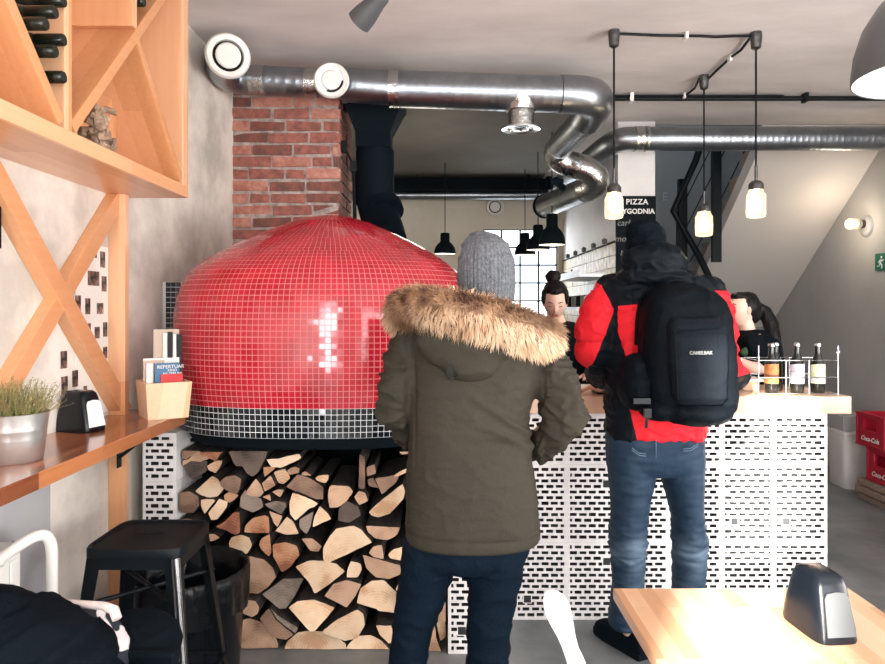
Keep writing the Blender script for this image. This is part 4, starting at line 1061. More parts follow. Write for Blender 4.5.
# ================================================================== LOWER LEFT: radiator, stool, bin, chair with coats
rd = thing('radiator', (XL, 1.4, 0), 'cream panel radiator low on the left wall', 'radiator')
mb = MB(); mb.box((XL+.03, .9, .25), (XL+.09, 2.03, .80)); 
for k in range(20): y_ = .93+k*.055; mb.box((XL+.09, y_, .29), (XL+.097, y_+.03, .76))
mb.build('panel', 'offwhite', rd, bevel=.003)
mb = MB(); mb.tube([(XL+.05, 2.01, .775), (XL+.05, 2.06, .785)], .008, 8); mb.build('air_valve', 'chrome', rd)
ct = [P(2, 563, 1.84), P(20, 548, 1.90)]
mb = MB(); mb.tube([P(-20, 575, 1.80), P(0, 559, 1.88)]+bez(P(12, 550, 1.94), P(38, 532, 2.02), P(50, 527, 2.04), P(52, 552, 2.05), 10)+[P(52, 640, 2.05), P(51, 760, 2.05)], .017, 12)
o = mb.build('bent_tube_rail', 'offwhite', None, 60); tag(o, 'white bent metal tube rail in front of the radiator', 'tube rail')
# stool
sx0, sx1, sy0, sy1, sz = X(83, 2.1), X(181, 2.1), 2.09, 2.385, .755
sc0 = Vector(((sx0+sx1)/2, (sy0+sy1)/2, 0))
stl = thing('bar_stool', sc0, 'black pressed steel bar stool standing in front of the waste bin', 'stool')
hw = (sx1-sx0)/2; hd = (sy1-sy0)/2
mb = MB(); rg = []
for z_, g in ((sz-.030, 1.02), (sz-.006, 1.02), (sz, 1.0), (sz, .95), (sz-.005, .92), (sz-.005, .2)):
    rg.append([sc0+Vector((*sup(2*PI*k/48+.001, hw*g, hd*g, 7), z_)) for k in range(48)])
mb.rings(rg, 0, False); q = sc0+Vector((0,0,sz-.0045)); mb.add([q+Vector((-hw*.21, -hd*.21, 0)), q+Vector((hw*.21, -hd*.21, 0)), q+Vector((hw*.21, hd*.21, 0)), q+Vector((-hw*.21, hd*.21, 0))], [(0,1,2,3)])
mb.build('seat', 'black_steel', stl, 40)
mb = MB(); mb.tube([sc0+Vector((-.035, .02, sz-.0035)), sc0+Vector((.035, .02, sz-.0035))], .010, 12, flat=.1); mb.build('hand_slot', 'dark_slot', stl)
feet = []
for a, b in ((-1, -1), (1, -1), (1, 1), (-1, 1)):
    top = sc0+Vector((a*hw*.93, b*hd*.93, sz-.03)); bot = sc0+Vector((a*(hw+.065), b*(hd+.065), 0)); feet.append((top, bot))
    mb = MB()
    rg = []
    for p, s_ in ((top, .034), (bot, .017)):
        rg.append([p+Vector((0, 0, 0)), p+Vector((-a*s_*1.3, 0, 0)), p+Vector((-a*s_*1.3, -b*.004, 0)), p+Vector((-a*.006, -b*.006, 0)), p+Vector((-a*.004, -b*s_*1.3, 0)), p+Vector((0, -b*s_*1.3, 0))])
    mb.rings(rg); o = mb.build('leg', 'black_steel', stl, bevel=.003)
    if a == 1 and b == -1:
        mb = MB(); mb.tube([top+Vector((-.006, -.002, 0)), bot+Vector((-.003, -.001, 0.01))], [.014, .010], 14); mb.build('corner_roll', M['stoolshine'] if 'stoolshine' in M else 'black_steel', stl, 60)  # bright tube on the front right leg only, put in as its highlight
for k in range(4):
    a, b = feet[k], feet[(k+1) % 4]; f = .62
    p, q = a[0].lerp(a[1], f), b[0].lerp(b[1], f)
    mb = MB(); mb.tube([p, q], .011, 8, flat=.5); mb.build('foot_rail', 'black_steel', stl)
p, q = feet[0][0].lerp(feet[0][1], .2), feet[2][0].lerp(feet[2][1], .2); mb = MB(); mb.tube([p, q], .008, 8); mb.build('cross_brace', 'black_steel', stl)
p, q = feet[1][0].lerp(feet[1][1], .2), feet[3][0].lerp(feet[3][1], .2); mb = MB(); mb.tube([p, q], .008, 8); mb.build('cross_brace', 'black_steel', stl)
for a, b in ((0, 1), (1, 2), (3, 0)):                       # apron panels under the seat
    mb = MB(); p0, p1 = feet[a][0], feet[b][0]; q0, q1 = p0.lerp(feet[a][1], .16), p1.lerp(feet[b][1], .16)
    m0, m1 = p0.lerp(feet[a][1], .05), p1.lerp(feet[b][1], .05)
    mb.add([p0, p1, q1, m1.lerp(m0, .14), m0.lerp(m1, .14), q0], [(0,1,2,3,4,5)]); mb.build('apron', 'black_steel', stl)
# bin
bc = Vector((X(190, 2.66), 2.64, 0)); br_ = X(247, 2.64)-bc.x
bn = thing('waste_bin', bc, 'black waste bin with a bin bag folded over its rim beside the firewood', 'bin')
mb = MB(); mb.lathe([(.001, 0), (br_*.80, 0), (br_*.82, .02), (br_*.95, .47), (br_*.99, .485)], bc, 40); mb.build('bucket', 'black_plastic', bn, 40)
mb = MB(); rg = []
for r_, z_, am in ((.985, .34, .004), (1.0, .40, .006), (1.015, .45, .005), (1.02, .485, .003), (.98, .497, .002), (.93, .485, .004), (.88, .38, .008), (.8, .2, .01)):
    rg.append([bc+Vector((math.cos(2*PI*k/72), math.sin(2*PI*k/72), 0))*(br_*r_+am*math.sin(k*1.9+z_*20)+am*.7*math.sin(k*.77+2))+Vector((0, 0, z_+.008*math.sin(k*.5)*(z_ < .36))) for k in range(72)])
mb.rings(rg, 0, False); mb.build('bin_bag', 'bag', bn, 80)

# chair with coats
ch = thing('side_chair', (-.85, 1.62, 0), 'black chair buried under the coats at the lower left', 'chair')
mb = MB(); mb.box((-1.08, 1.40, .43), (-.66, 1.80, .455)); mb.build('seat', 'matte_black', ch, bevel=.004)
for a, b in ((-1.06, 1.42), (-.68, 1.42), (-1.06, 1.78), (-.68, 1.78)):
    mb = MB(); mb.tube([(a, b, .43), (a*1.0, b, 0)], [.014, .011], 8); mb.build('leg', 'matte_black', ch)
mb = MB(); mb.box((-1.06, 1.73, .455), (-.68, 1.76, .62)); mb.build('backrest', 'matte_black', ch, bevel=.01)
def fold(amp, s1, s2, o=0, sq=(1, 1, 1)):
    def f(v, n):
        q = Vector((v.x*sq[0], v.y*sq[1], v.z*sq[2]))
        a = 1-abs(nz(q, s1, o))*2; b = 1-abs(nz(q, s2, o+4))*2
        return amp*(a**3*.9+b**2*.35-.5)
    return f
mb = MB(); Yc = 1.55
mb.ell(P(20, 640, Yc), (.16, .14, .085)); mb.ell(P(60, 655, Yc), (.13, .13, .06)); mb.ell(P(-20, 640, Yc), (.14, .15, .12)); mb.ell(P(0, 700, Yc), (.22, .16, .18)); mb.ell(P(70, 720, Yc), (.17, .14, .15))
o = blob('draped_coat', mb, .008, 'blackcloth', None, 8, fold(.016, 7, 16, 3, (1, .5, 1))); tag(o, 'crumpled black coat heaped at the bottom left corner', 'coat')
M['floral'] = mat('navy_floral_cloth', (.62, .58, .60), .8, var=(.012, .016, .026), vs=16, detail=1)
M['floral'].node_tree.nodes['ramp'].color_ramp.elements[0].position = .54; M['floral'].node_tree.nodes['ramp'].color_ramp.elements[1].position = .56
M['pinktrim'] = mat('pale_pink_trim', (.72, .62, .60), .85, bump=.6, bs=90)
fj = thing('floral_jacket', P(90, 640, 1.72), 'navy jacket with white floral print and pale pink edging under the black coat', 'jacket')
mb = MB(); mb.ell(P(78, 640, 1.72), (.115, .09, .085)); mb.ell(P(98, 665, 1.70), (.07, .10, .11)); mb.ell(P(60, 690, 1.7), (.12, .1, .14)); blob('jacket_body', mb, .008, M['floral'], fj, 8, fold(.012, 9, 20, 8))
mb = MB(); mb.tube([P(28, 603, 1.70), P(50, 601, 1.68), P(80, 604, 1.66), P(104, 606, 1.64), P(114, 610, 1.62), P(117, 619, 1.61)], [.008, .009, .009, .010, .012, .011], 12); mb.build('edging', 'pinktrim', fj, 80)
mb = MB(); mb.ell(P(143, 650, 1.85), (.10, .11, .105)); mb.ell(P(130, 690, 1.84), (.14, .13, .15)); mb.ell(P(158, 640, 1.88), (.06, .07, .06)); mb.ell(P(125, 640, 1.84), (.06, .09, .075))
o = blob('folded_scarf', mb, .008, 'blackcloth', None, 10, fold(.010, 8, 20, 5)); tag(o, 'black bundled scarf right of the floral jacket in front of the stool', 'scarf')

# ================================================================== TABLE right foreground
tb = thing('dining_table', (.77, 1.3, 0), 'beech stave table at the bottom right with sunlight across it', 'table')
TX0, TX1, TY0, TY1, TZ = .455, 1.085, .62, 1.815, .75
mb = MB(); mb.box((TX0, TY0, TZ-.03), (TX1, TY1, TZ)); mb.build('tabletop', 'tablewood', tb, bevel=.003)
for a in (TX0+.16, TX1-.12):
    for b in (TY0+.05, TY1-.30):
        mb = MB(); mb.box((a-.02, b-.02, 0), (a+.02, b+.02, TZ-.03)); mb.build('leg', 'black_steel', tb)
napkin((X(815, 1.60), 1.585, TZ), R(-84), 'glossy dark napkin dispenser on the sunlit beech table', 'greyshade')
# white chair
wc = thing('moulded_chair', (.25, 1.28, 0), 'white plastic chair with a slim paddle shaped back left of the beech table', 'chair')
mb = MB(); pts = [(552, 591.5, 13), (553.5, 594.5, 19), (555, 600, 24), (557, 608, 26.5), (559, 616, 26), (562, 625, 23), (566, 636, 18.5), (570, 647, 16.5), (575, 659, 18), (580, 675, 20), (584, 700, 24)]
Yw = 1.50; rg = []
for i, (px_, py_, wpx) in enumerate(pts):
    c_ = P(px_, py_, Yw-.004*i); hwid = wpx/2/F*Yw
    rg.append([c_+Vector((math.cos(a)*hwid, math.sin(a)*.011, math.sin(a)*.0)) for a in [2*PI*k/20 for k in range(20)]])
tp = P(551.5, 590.3, Yw); rg.insert(0, [tp+Vector((math.cos(a)*.005, math.sin(a)*.004, 0)) for a in [2*PI*k/20 for k in range(20)]])
lastc = P(584, 760, 1.42); rg.append([lastc+Vector((math.cos(a)*.03, math.sin(a)*.012, 0)) for a in [2*PI*k/20 for k in range(20)]])
mb.rings(rg); mb.build('backrest', 'whiteplastic', wc, 60)
zc_ = lastc.z
mb = MB(); mb.tube([lastc, Vector((lastc.x, 1.40, .47))], .016, 12); mb.build('back_post', 'whiteplastic', wc, 60)
mb = MB(); rg = []
for z_, g in ((.445, .9), (.45, 1), (.468, 1), (.472, .9)): rg.append([Vector((.27, 1.22, z_))+Vector((*sup(2*PI*k/32, .17*g, .19*g, 4), 0)) for k in range(32)])
mb.rings(rg); mb.build('seat', 'whiteplastic', wc, 40)
for a in (-1, 1):
    for b in (-1, 1):
        mb = MB(); mb.tube([(.27+a*.15, 1.22+b*.16, .45), (.27+a*.165, 1.22+b*.19, 0)], [.013, .010], 8); mb.build('leg', 'whiteplastic', wc)

# ================================================================== ON THE BAR
BZ = 1.08
def beer(loc, labm, label, r=.0315, H=.238):
    t_ = thing('beer_bottle', loc, label, 'beer bottle', 'beer bottles in the wire rack')
    mb = MB(); mb.lathe([(.001, 0), (r*.9, 0), (r, .006), (r, H*.55), (r*.93, H*.60), (r*.55, H*.74), (r*.42, H*.82), (r*.40, H*.93), (r*.46, H*.935), (r*.46, H*.96), (.001, H*.96)], loc, 24); mb.build('glass_body', 'glass', t_, 35)
    mb = MB(); mb.lathe([(r*.50, H*.945), (r*.52, H*.96), (r*.45, H*.99), (.001, H)], loc, 20); mb.build('crown_cap', 'chrome', t_, 40)
    if labm:
        mb = MB(); seg = 22; rg = [[], []]
        for k in range(seg+1):
            a = -PI/2+(k/seg-.5)*PI*1.15
            c_ = Vector(loc)+Vector((math.cos(a), math.sin(a), 0))*(r+.0008)
            u = abs(k/seg-.5)*2
            rg[0].append(c_+Vector((0,0,.046))); rg[1].append(c_+Vector((0,0,.128+.012*math.sqrt(max(0, 1-u**2)))))
        n_ = seg+1; mb.add(rg[0]+rg[1], [(k, k+1, n_+k+1, n_+k) for k in range(seg)])
        lb_ = mb.build('paper_label', labm[0], t_, 80, fixn=False)
        mb = MB(); rg = [[], []]
        for k in range(13):
            a = -PI/2+(k/12-.5)*PI*.9; c_ = Vector(loc)+Vector((math.cos(a), math.sin(a), 0))*(r+.0014)
            rg[0].append(c_+Vector((0,0,labm[2][0]))); rg[1].append(c_+Vector((0,0,labm[2][1])))
        mb.add(rg[0]+rg[1], [(k, k+1, 14+k, 13+k) for k in range(12)]); mb.build('label_band', labm[1], lb_, 80, fixn=False)
    return t_
M['lab_or'] = mat('amber_label', (.62, .30, .10), .6, var=(.45, .18, .06), vs=40); M['lab_br'] = mat('brown_band', (.16, .05, .02), .6)
M['lab_lv'] = mat('lavender_label', (.62, .62, .78), .6); M['lab_lv2'] = mat('lavender_print', (.42, .42, .60), .6)
M['lab_yg'] = mat('yellow_green_label', (.62, .66, .22), .6, var=(.66, .68, .62), vs=45); M['lab_wh'] = mat('white_label_patch', (.72, .74, .70), .6, var=(.35, .40, .30), vs=60)
YB1 = 3.29
xs = [X(771.5, YB1), X(797, YB1), X(817.8, YB1)]
beer((xs[0], YB1, BZ+.006), ('lab_or', 'lab_br', (.078, .090)), 'beer bottle with amber label and brown band, left front in the wire rack')
beer((xs[1], YB1, BZ+.006), ('lab_lv', 'lab_lv2', (.100, .108)), 'beer bottle with lavender white label, middle front in the wire rack')
beer((xs[2], YB1, BZ+.006), ('lab_yg', 'lab_wh', (.055, .080)), 'beer bottle with yellow green label, right front in the wire rack')
beer((xs[0]+.062, YB1+.085, BZ+.006), None, 'unlabelled dark beer bottle behind and right of the amber labelled one')
beer((xs[1]+.045, YB1+.085, BZ+.006), ('paper', 'lab_lv', (.09, .1)), 'pale labelled beer bottle behind the lavender labelled one')
rk = thing('wire_bottle_rack', (1.70, 3.33, BZ), 'chrome wire rack holding beer bottles at the right end of the bar', 'bottle rack')
xa, xb = X(758, 3.25), X(837.5, 3.25); ya, yb2 = 3.245, 3.43
vx = [xa, X(785.5, 3.25), X(808.5, 3.25), xb]
def wire(pts, r=.0022, nm='wire'):
    mb = MB(); mb.tube(pts, r, 8); return mb.build(nm, 'chrome', rk, 80)
for i, x_ in enumerate(vx):
    wire([(x_, ya, BZ), (x_, ya, BZ+(.235 if i in (0, 3) else .165))], nm='upright')
    wire([(x_, yb2, BZ), (x_, yb2, BZ+.165)], nm='upright'); wire([(x_, ya, BZ+.004), (x_, yb2, BZ+.004)], nm='base_wire')
for z_ in (.165, .083, .006):
    wire([(xa, ya, BZ+z_), (xb, ya, BZ+z_), (xb, yb2, BZ+z_), (xa, yb2, BZ+z_), (xa, ya, BZ+z_)], nm='rail')
mb = MB(); mb.lathe([(.012, -.002), (.012, .002)], (xb, ya, BZ+.205), 16, 0, (1, 0, 0)); mb.build('ring', 'chrome', rk)
o = box('carton', (X(736, 3.5), 3.42, BZ), (X(757, 3.5)-.03, 3.6, BZ+.045), 'cratewood', None, .002); tag(o, 'small pale carton on the bar left of the wire rack', 'carton')
o = box('paper_stack', (X(730, 3.55), 3.40, BZ+.045), (X(757, 3.5)-.01, 3.62, BZ+.060), 'paper', None, .001); tag(o, 'white papers lying on the small carton on the bar', 'paper')
o = box('paper_tray', (.70, 3.42, BZ), (.93, 3.60, BZ+.012), 'paper', None, .002); tag(o, 'white tray on the bar between the two customers', 'tray')
o = box('dark_tablet', (.74, 3.26, BZ), (.90, 3.38, BZ+.008), 'black_plastic', None, .002); tag(o, 'thin dark tablet on the bar between the two customers', 'tablet')

# ================================================================== KITCHEN BACKGROUND
gt = thing('gold_tile_panel', (PX0-.01, 6.7, 0), 'gold glazed tiled splashback on the kitchen partition', 'splashback')
mb = MB(); z = 1.0
ztop = Z(243, 5.5); ty = 5.52
while z < ztop-.02:
    y_ = ty
    while y_ < 7.9:
        t1, t2 = rnd.gauss(0, .05), rnd.gauss(0, .05); x_ = PX0-.012
        q = []
        for dy, dz in ((.002, .002), (.100, .002), (.100, .100), (.002, .100)): q.append(Vector((x_+t1*(dy-.05)*.3+t2*(dz-.05)*.3, y_+dy, z+dz)))
        bq = [p+Vector((.01, 0, 0)) for p in q]
        mb.add(q+bq, [(0,1,2,3), (0,4,5,1), (1,5,6,2), (2,6,7,3), (3,7,4,0)]); y_ += .103
    z += .103
mb.build('tiles', 'goldtile', gt, fixn=True); zt_ = z
mb = MB(); mb.box((PX0-.02, ty, zt_), (PX0, 7.95, zt_+.012)); mb.box((PX0-.004, ty, 1.0), (PX0, 7.95, zt_)); mb.build('trim_rail', 'matte_black', gt)
for k in range(5):
    y_ = 5.75+k*.42; q = Vector((PX0-.05, y_, zt_+.02)); mb = MB(); mb.lathe([(.001, -.02), (.02, -.02), (.024, .02), (.001, .035)], q, 14); o = mb.build('small_pot', 'castmetal'); tag(o, 'small dark pot on the ledge above the gold tiles, %s from the front' % ORD[k], 'pot', 'small pots above the gold tiles')
kh = thing('steel_wall_shelf', (1.2, 6.0, 0), 'stainless steel shelf on the gold tiled wall behind the woman with the bun', 'shelf')
mb = MB(); a, b = P(566, 282, 6.3), P(600, 277, 5.5); mb.box((1.12, 5.6, 1.75), (PX0-.012, 6.7, 1.775)); mb.hexa([Vector(p) for p in ((1.12,5.6,1.775),(1.13,5.6,1.775),(1.13,6.7,1.775),(1.12,6.7,1.775),(1.12,5.6,1.81),(1.13,5.6,1.81),(1.13,6.7,1.81),(1.12,6.7,1.81))]); mb.build('shelf_board', 'stainless', kh)
mb = MB(); mb.box((1.10, 5.6, 1.47), (PX0-.012, 6.7, 1.50)); mb.build('shelf_board', 'stainless', kh)
mb = MB(); mb.lathe([(.001, 0), (.055, 0), (.065, .05), (.001, .05)], (1.19, 6.4, 1.775), 20); mb.tube([(1.19, 6.34, 1.81), (1.17, 6.15, 1.83)], .01, 8); o = mb.build('saucepan', 'black_steel', None, 40); tag(o, 'dark saucepan on the upper steel shelf', 'saucepan')
for k in range(4):
    mb = MB(); mb.lathe([(.001, 0), (.035, 0), (.035, .09), (.02, .10), (.001, .10)], (1.2, 5.75+k*.2, 1.50), 14); o = mb.build('storage_tin', ['stainless', 'black_steel'][k % 2]); tag(o, '%s tin on the lower steel shelf, %s from the front' % (['silver', 'black'][k % 2], ORD[k]), 'tin', 'tins on the lower steel shelf')
o = box('kitchen_counter', (.95, 5.55, 0), (PX0-.02, 7.9, .92), 'stainless'); tag(o, 'stainless kitchen counter along the gold tiles', 'counter')
# menu board
mn = thing('menu_board', P(637, 260, 5.48), 'black chalk menu board reading PIZZA TYGODNIA on the white partition', 'menu board')
mb = MB(); mb.box((X(616, 5.48), 5.475, Z(330, 5.48)), (PX1+.0, 5.498, Z(196, 5.48))); mb.build('board', 'blackboard', mn, bevel=.002)
text('lettering', 'PIZZA', .060, 'printwhite', P(637, 202, 5.472), FACE_CAM, mn, spacing=1.12, bold=.0014)
text('lettering', 'TYGODNIA', .056, 'printwhite', P(636.5, 211.5, 5.472), FACE_CAM, mn, spacing=1.0, bold=.0014)
text('chalk_writing', 'carbo', .07, 'chalk', P(627, 223, 5.472), FACE_CAM, mn, shear=.2); text('chalk_writing', 'mozz', .07, 'chalk', P(624, 239, 5.472), FACE_CAM, mn, shear=.2); text('chalk_writing', 'bazylia', .06, 'chalk', P(630, 253, 5.472), FACE_CAM, mn, shear=.2)
# wall lamp, exit sign
wl = thing('wall_lamp', (XR, 5.87, 2.19), 'glowing jar wall lamp on an oval base on the right wall', 'wall lamp')
yl = (XR)*F/(867-442.5); zl = Z(224, yl)
mb = MB(); mb.lathe([(.001, .03), (.06, .03), (.085, .018), (.095, 0)], (XR, yl, zl-.02), 30, 0, (-1, 0, 0)); mb.build('base_plate', 'lightgrey', wl, 50)
mb = MB(); mb.lathe([(.036, .02), (.038, .05), (.034, .07)], (XR, yl, zl), 20, 0, (-1, 0, 0)); mb.build('socket', 'castmetal', wl, 50)
mb = MB(); mb.lathe([(.034, .055), (.045, .075), (.047, .155), (.035, .172), (.001, .174)], (XR, yl, zl), 24, 0, (-1, 0, 0)); mb.build('jar', 'jarglass', wl, 50)
mb = MB(); mb.ell((XR-.115, yl, zl), (.04, .026, .026)); mb.build('bulb', 'bulb', wl, 60)
point('lamp_light', (XR-.22, yl-.02, zl), 5, (1, .82, .62), .05)
ex = thing('exit_sign', (XR, 5.5, 1.87), 'green emergency exit sign with running figure on the right wall', 'sign')
ye = XR*F/(876.5-442.5); zt2, zb2 = Z(254, ye), Z(271, ye)
mb = MB(); mb.box((XR-.012, ye-.30, zb2), (XR, ye, zt2)); mb.build('plate', 'green', ex)
zm = (zt2+zb2)/2; h = zt2-zb2; x_ = XR-.0135
mb = MB(); f = lambda a, b: Vector((x_, ye-.075+a*h*-1.0, zm+b*h))
mb.tube([f(.02, .12), f(-.02, -.08)], h*.05, 8); mb.tube([f(.02, .12), f(.18, .04), f(.24, .14)], h*.03, 6); mb.tube([f(.02, .12), f(-.14, .06), f(-.18, -.06)], h*.03, 6); mb.tube([f(-.02, -.08), f(.12, -.18), f(.10, -.38)], h*.035, 6); mb.tube([f(-.02, -.08), f(-.14, -.24), f(-.30, -.24)], h*.035, 6); mb.ell(f(.07, .27), (.004, h*.075, h*.075), 0, 12, 8); mb.build('running_figure', 'printwhite', ex)
mb = MB(); mb.box((x_, ye-.27, zm-.01), (x_+.003, ye-.17, zm+.01)); mb.build('arrow', 'printwhite', ex)

# ================================================================== CRATES at the right
def crate(x0, y0, z0, label):
    L_, W_, H_ = .32, .34, .255
    t_ = thing('drink_crate', (x0+L_/2, y0+W_/2, z0), label, 'crate', 'red drink crates by the right wall')
    mb = MB(); t = .018
    mb.box((x0, y0, z0), (x0+L_, y0+W_, z0+.02)); mb.box((x0+L_-t, y0, z0), (x0+L_, y0+W_, z0+H_))
    for ys in (y0, y0+W_-t): mb.box((x0+t, ys, z0+.02), (x0+L_-t, ys+t, z0+H_))
    # side facing the room, with the hand hole near the far end
    ha, hb, hz0, hz1 = y0+W_*.30, y0+W_*.74, z0+.125, z0+.215
    mb.box((x0, y0, z0), (x0+t, y0+W_, hz0)); mb.box((x0, y0, hz1), (x0+t, y0+W_, z0+H_)); mb.box((x0, y0, hz0), (x0+t, ha, hz1)); mb.box((x0, hb, hz0), (x0+t, y0+W_, hz1))
    mb.box((x0-.008, y0-.004, z0+H_-.02), (x0, y0+W_+.004, z0+H_)); mb.box((x0-.008, y0-.004, z0), (x0, y0+W_+.004, z0+.018)); mb.box((x0-.006, y0, z0), (x0, y0+.02, z0+H_)); mb.box((x0-.006, y0+W_-.02, z0), (x0, y0+W_, z0+H_))
    mb.build('body', 'redplastic', t_, bevel=.002)
    text('logo_lettering', 'Coca-Cola', .05, 'printwhite', (x0-.004, y0+W_/2, z0+.060), FACE_NX, t_, shear=.35, bold=.001)
    return t_
o = thing('wooden_pallet', (3.45, 5.1, 0), 'worn stack of pallet boards under the red crates', 'pallet')
for k in range(3):
    mb = MB(); mb.box((3.27-.02*(k % 2), 4.60, .002+k*.056), (3.62, 5.36, .046+k*.056)); mb.build('board', 'pallet', o, bevel=.003)
crate(3.29, 4.93, .168, 'red drink crate with white script logo, lower of the two stacked')
crate(3.27, 5.03, .425, 'red drink crate with white script logo, upper of the two stacked')
wb = thing('storage_bin', (3.3, 5.75, 0), 'white plastic storage bin standing left of the red crates', 'bin')
mb = MB(); rg = []
for z_, g in ((0, .88), (.005, .9), (.44, 1.0), (.445, 1.03), (.47, 1.03), (.475, .98)): rg.append([Vector((3.46, 5.72, z_))+Vector((*sup(2*PI*k/40, .165*g, .15*g, 6), 0)) for k in range(40)])
mb.rings(rg); mb.build('body', 'white_paint', wb, 40)
o = box('grey_carton', (3.30, 5.60, .478), (3.62, 5.85, .60), 'lightgrey', None, .004); tag(o, 'grey box lying on the white storage bin', 'box')

# ================================================================== PEOPLE
def head_verts(mb, c, rot, sc_=1., mi=0):
    """head with face towards local +y"""
    rg = []; seg, rn = 56, 40
    for i in range(rn+1):
        th = -PI/2+PI*min(max(i, .15), rn-.15)/rn; row = []
        for k in range(seg):
            a = 2*PI*k/seg; x, y, z = math.cos(th)*math.cos(a), math.cos(th)*math.sin(a), math.sin(th)
            X_, Y_, Z_ = x*.074, y*.094, z*.115
            if z < 0: X_ *= 1-.30*(-z)**1.6; Y_ *= 1-.20*(-z)**2 if y > 0 else 1-.35*(-z)**1.3
            if y > 0:
                f = max(0, y)
                g = lambda cx, cz, sx, sz: math.exp(-((X_-cx)/sx)**2-((Z_-cz)/sz)**2)*f
                Y_ += .017*g(0, -.022, .010, .016)+.008*g(0, -.002, .008, .022)-.007*(g(.029, .008, .014, .010)+g(-.029, .008, .014, .010))+.004*(g(.03, .026, .018, .007)+g(-.03, .026, .018, .007))+.006*g(0, -.055, .018, .009)+.006*g(0, -.088, .018, .014)+.003*(g(.04, -.03, .015, .02)+g(-.04, -.03, .015, .02))
            row.append(Vector(c)+rot @ (Vector((X_, Y_, Z_))*sc_))
        rg.append(row)
    mb.rings(rg, mi)
def face_bits(parent, c, rot, sc_=1.):
    f = lambda x, y, z: Vector(c)+rot @ (Vector((x, y, z))*sc_)
    for s_ in (-1, 1):
        mb = MB(); mb.ell(f(s_*.029, .0765, .005), (.011*sc_, .008*sc_, .0055*sc_), 0, 14, 8, rot.to_3x3()); mb.build('eye', 'eyewhite', parent, 60)
        mb = MB(); mb.tube([f(s_*.042, .079, .0035), f(s_*.030, .087, .0005), f(s_*.018, .085, .002)], .0022*sc_, 6); mb.build('eyelashes', 'hair', parent)
        mb = MB(); mb.tube([f(s_*.046, .074, .026), f(s_*.032, .0865, .031), f(s_*.016, .089, .026)], [.0018*sc_, .0032*sc_, .0026*sc_], 6); mb.build('eyebrow', 'hair', parent)
        mb = MB(); mb.ell(f(s_*.073, -.004, -.006), (.008*sc_, .016*sc_, .028*sc_), 0, 14, 10, rot.to_3x3()); mb.build('ear', 'skin', parent, 60)
    mb = MB(); mb.ell(f(0, .0905, -.052), (.021*sc_, .006*sc_, .0045*sc_), 0, 14, 8, rot.to_3x3()); mb.ell(f(0, .090, -.060), (.017*sc_, .006*sc_, .005*sc_), 0, 14, 8, rot.to_3x3()); mb.build('lips', 'lip', parent, 60)
def hand(mb, wrist, d, palm_n, side, L=.19, curl=.5):
    """palm + five separate bent fingers; d: pointing direction, palm_n: palm normal, side: +-1 thumb side"""
    wrist = Vector(wrist); d = Vector(d).normalized(); n = Vector(palm_n); n = (n-d*n.dot(d)).normalized(); s_ = d.cross(n)*side
    k = L/.19
    mb.cap(wrist, .026*k, wrist+d*.03*k, .028*k)
    for j, o in enumerate((-.030, -.010, .010, .030)):
        mb.cap(wrist+d*.02*k+s_*o*.7*k, .015*k, wrist+d*.092*k+s_*o*k, .0135*k)
    for j, (o, ln) in enumerate(((.031, .072), (.0105, .082), (-.010, .076), (-.030, .060))):
        p = wrist+d*.095*k+s_*o*k; dd = (d+s_*o*2).normalized(); r_ = .0092*k
        for q in range(3):
            dd = (dd+n*curl*.55).normalized(); e = p+dd*ln*k*(.45, .30, .25)[q]; mb.cap(p, r_, e, r_*.92); p = e; r_ *= .92
    p = wrist+d*.03*k+s_*.024*k; dd = (d*.6+s_*.8+n*.3).normalized()
    for q in range(3):
        e = p+dd*k*(.040, .032, .026)[q]; mb.cap(p, (.014, .011, .010)[q]*k, e, (.011, .010, .009)[q]*k); p = e; dd = (dd+d*.25+n*curl*.3).normalized()
def shoe(mb, heel, d, L=.29, mi=0, mi2=1, h=.11):
    heel = Vector(heel); d = Vector(d).normalized(); s_ = Vector((d.y, -d.x, 0)); up = Vector((0,0,1)); rg = []; rs = []
    for f, wd, ht in ((0, .030, .085), (.04, .036, h), (.15, .038, h+.01), (.35, .042, h), (.5, .048, .095), (.7, .053, .078), (.88, .048, .066), (.97, .034, .050), (1.0, .014, .034)):
        c_ = heel+d*L*f
        rg.append([c_+s_*wd*math.cos(a)+up*(.018+(ht-.018)*max(0, math.sin(a))**.8) for a in [PI*k/14 for k in range(15)]])
        rs.append([c_+s_*(wd+.006)*u+up*z_ for u, z_ in ((1, .024), (1, .0), (-1, .0), (-1, .024))])
    mb.rings(rg, mi); mb.rings(rs, mi2)
# ---------------- man in olive parka
YM = 2.22
mp_ = thing('person', (X(455, YM), YM, 0), 'person seen from behind in an olive parka with fur hood, grey beanie and navy trousers', 'person')
def row(py, a, b, d, yo=0, Y=YM): return ((X(a, Y)+X(b, Y))/2, Y+yo, Z(py, Y), (X(b, Y)-X(a, Y))/2, d)
# body: one continuous figure
mb = MB()
hc = P(487, 283, YM+.02)
head_verts(mb, hc, Matrix.Rotation(R(-25), 3, 'Z'), .98)
mb.cap(hc-Vector((0, .01, .08)), .058, P(480, 335, YM+.0), .065)
loft(mb, [row(330, 420, 535, .09), row(345, 414, 540, .11), row(400, 420, 520, .11), row(450, 425, 515, .10), row(500, 415, 525, .12), row(540, 415, 525, .12)], n=2)
hips = P(470, 520, YM)
lk, rk_ = Vector((X(415, YM), YM+.03, .50)), Vector((X(489, YM), YM+.02, .50))
la, ra = Vector((X(401, YM), YM+.03, .10)), Vector((X(488, YM), YM+.0, .10))
mb.limb([(P(438, 530, YM), .085), (lk, .048), (la, .034)]); mb.limb([(P(497, 530, YM), .080), (rk_, .048), (ra, .034)])
shL, shR = P(424, 338, YM), P(535, 350, YM)
elL, elR = P(397, 402, YM-.01), P(565, 415, YM-.02)
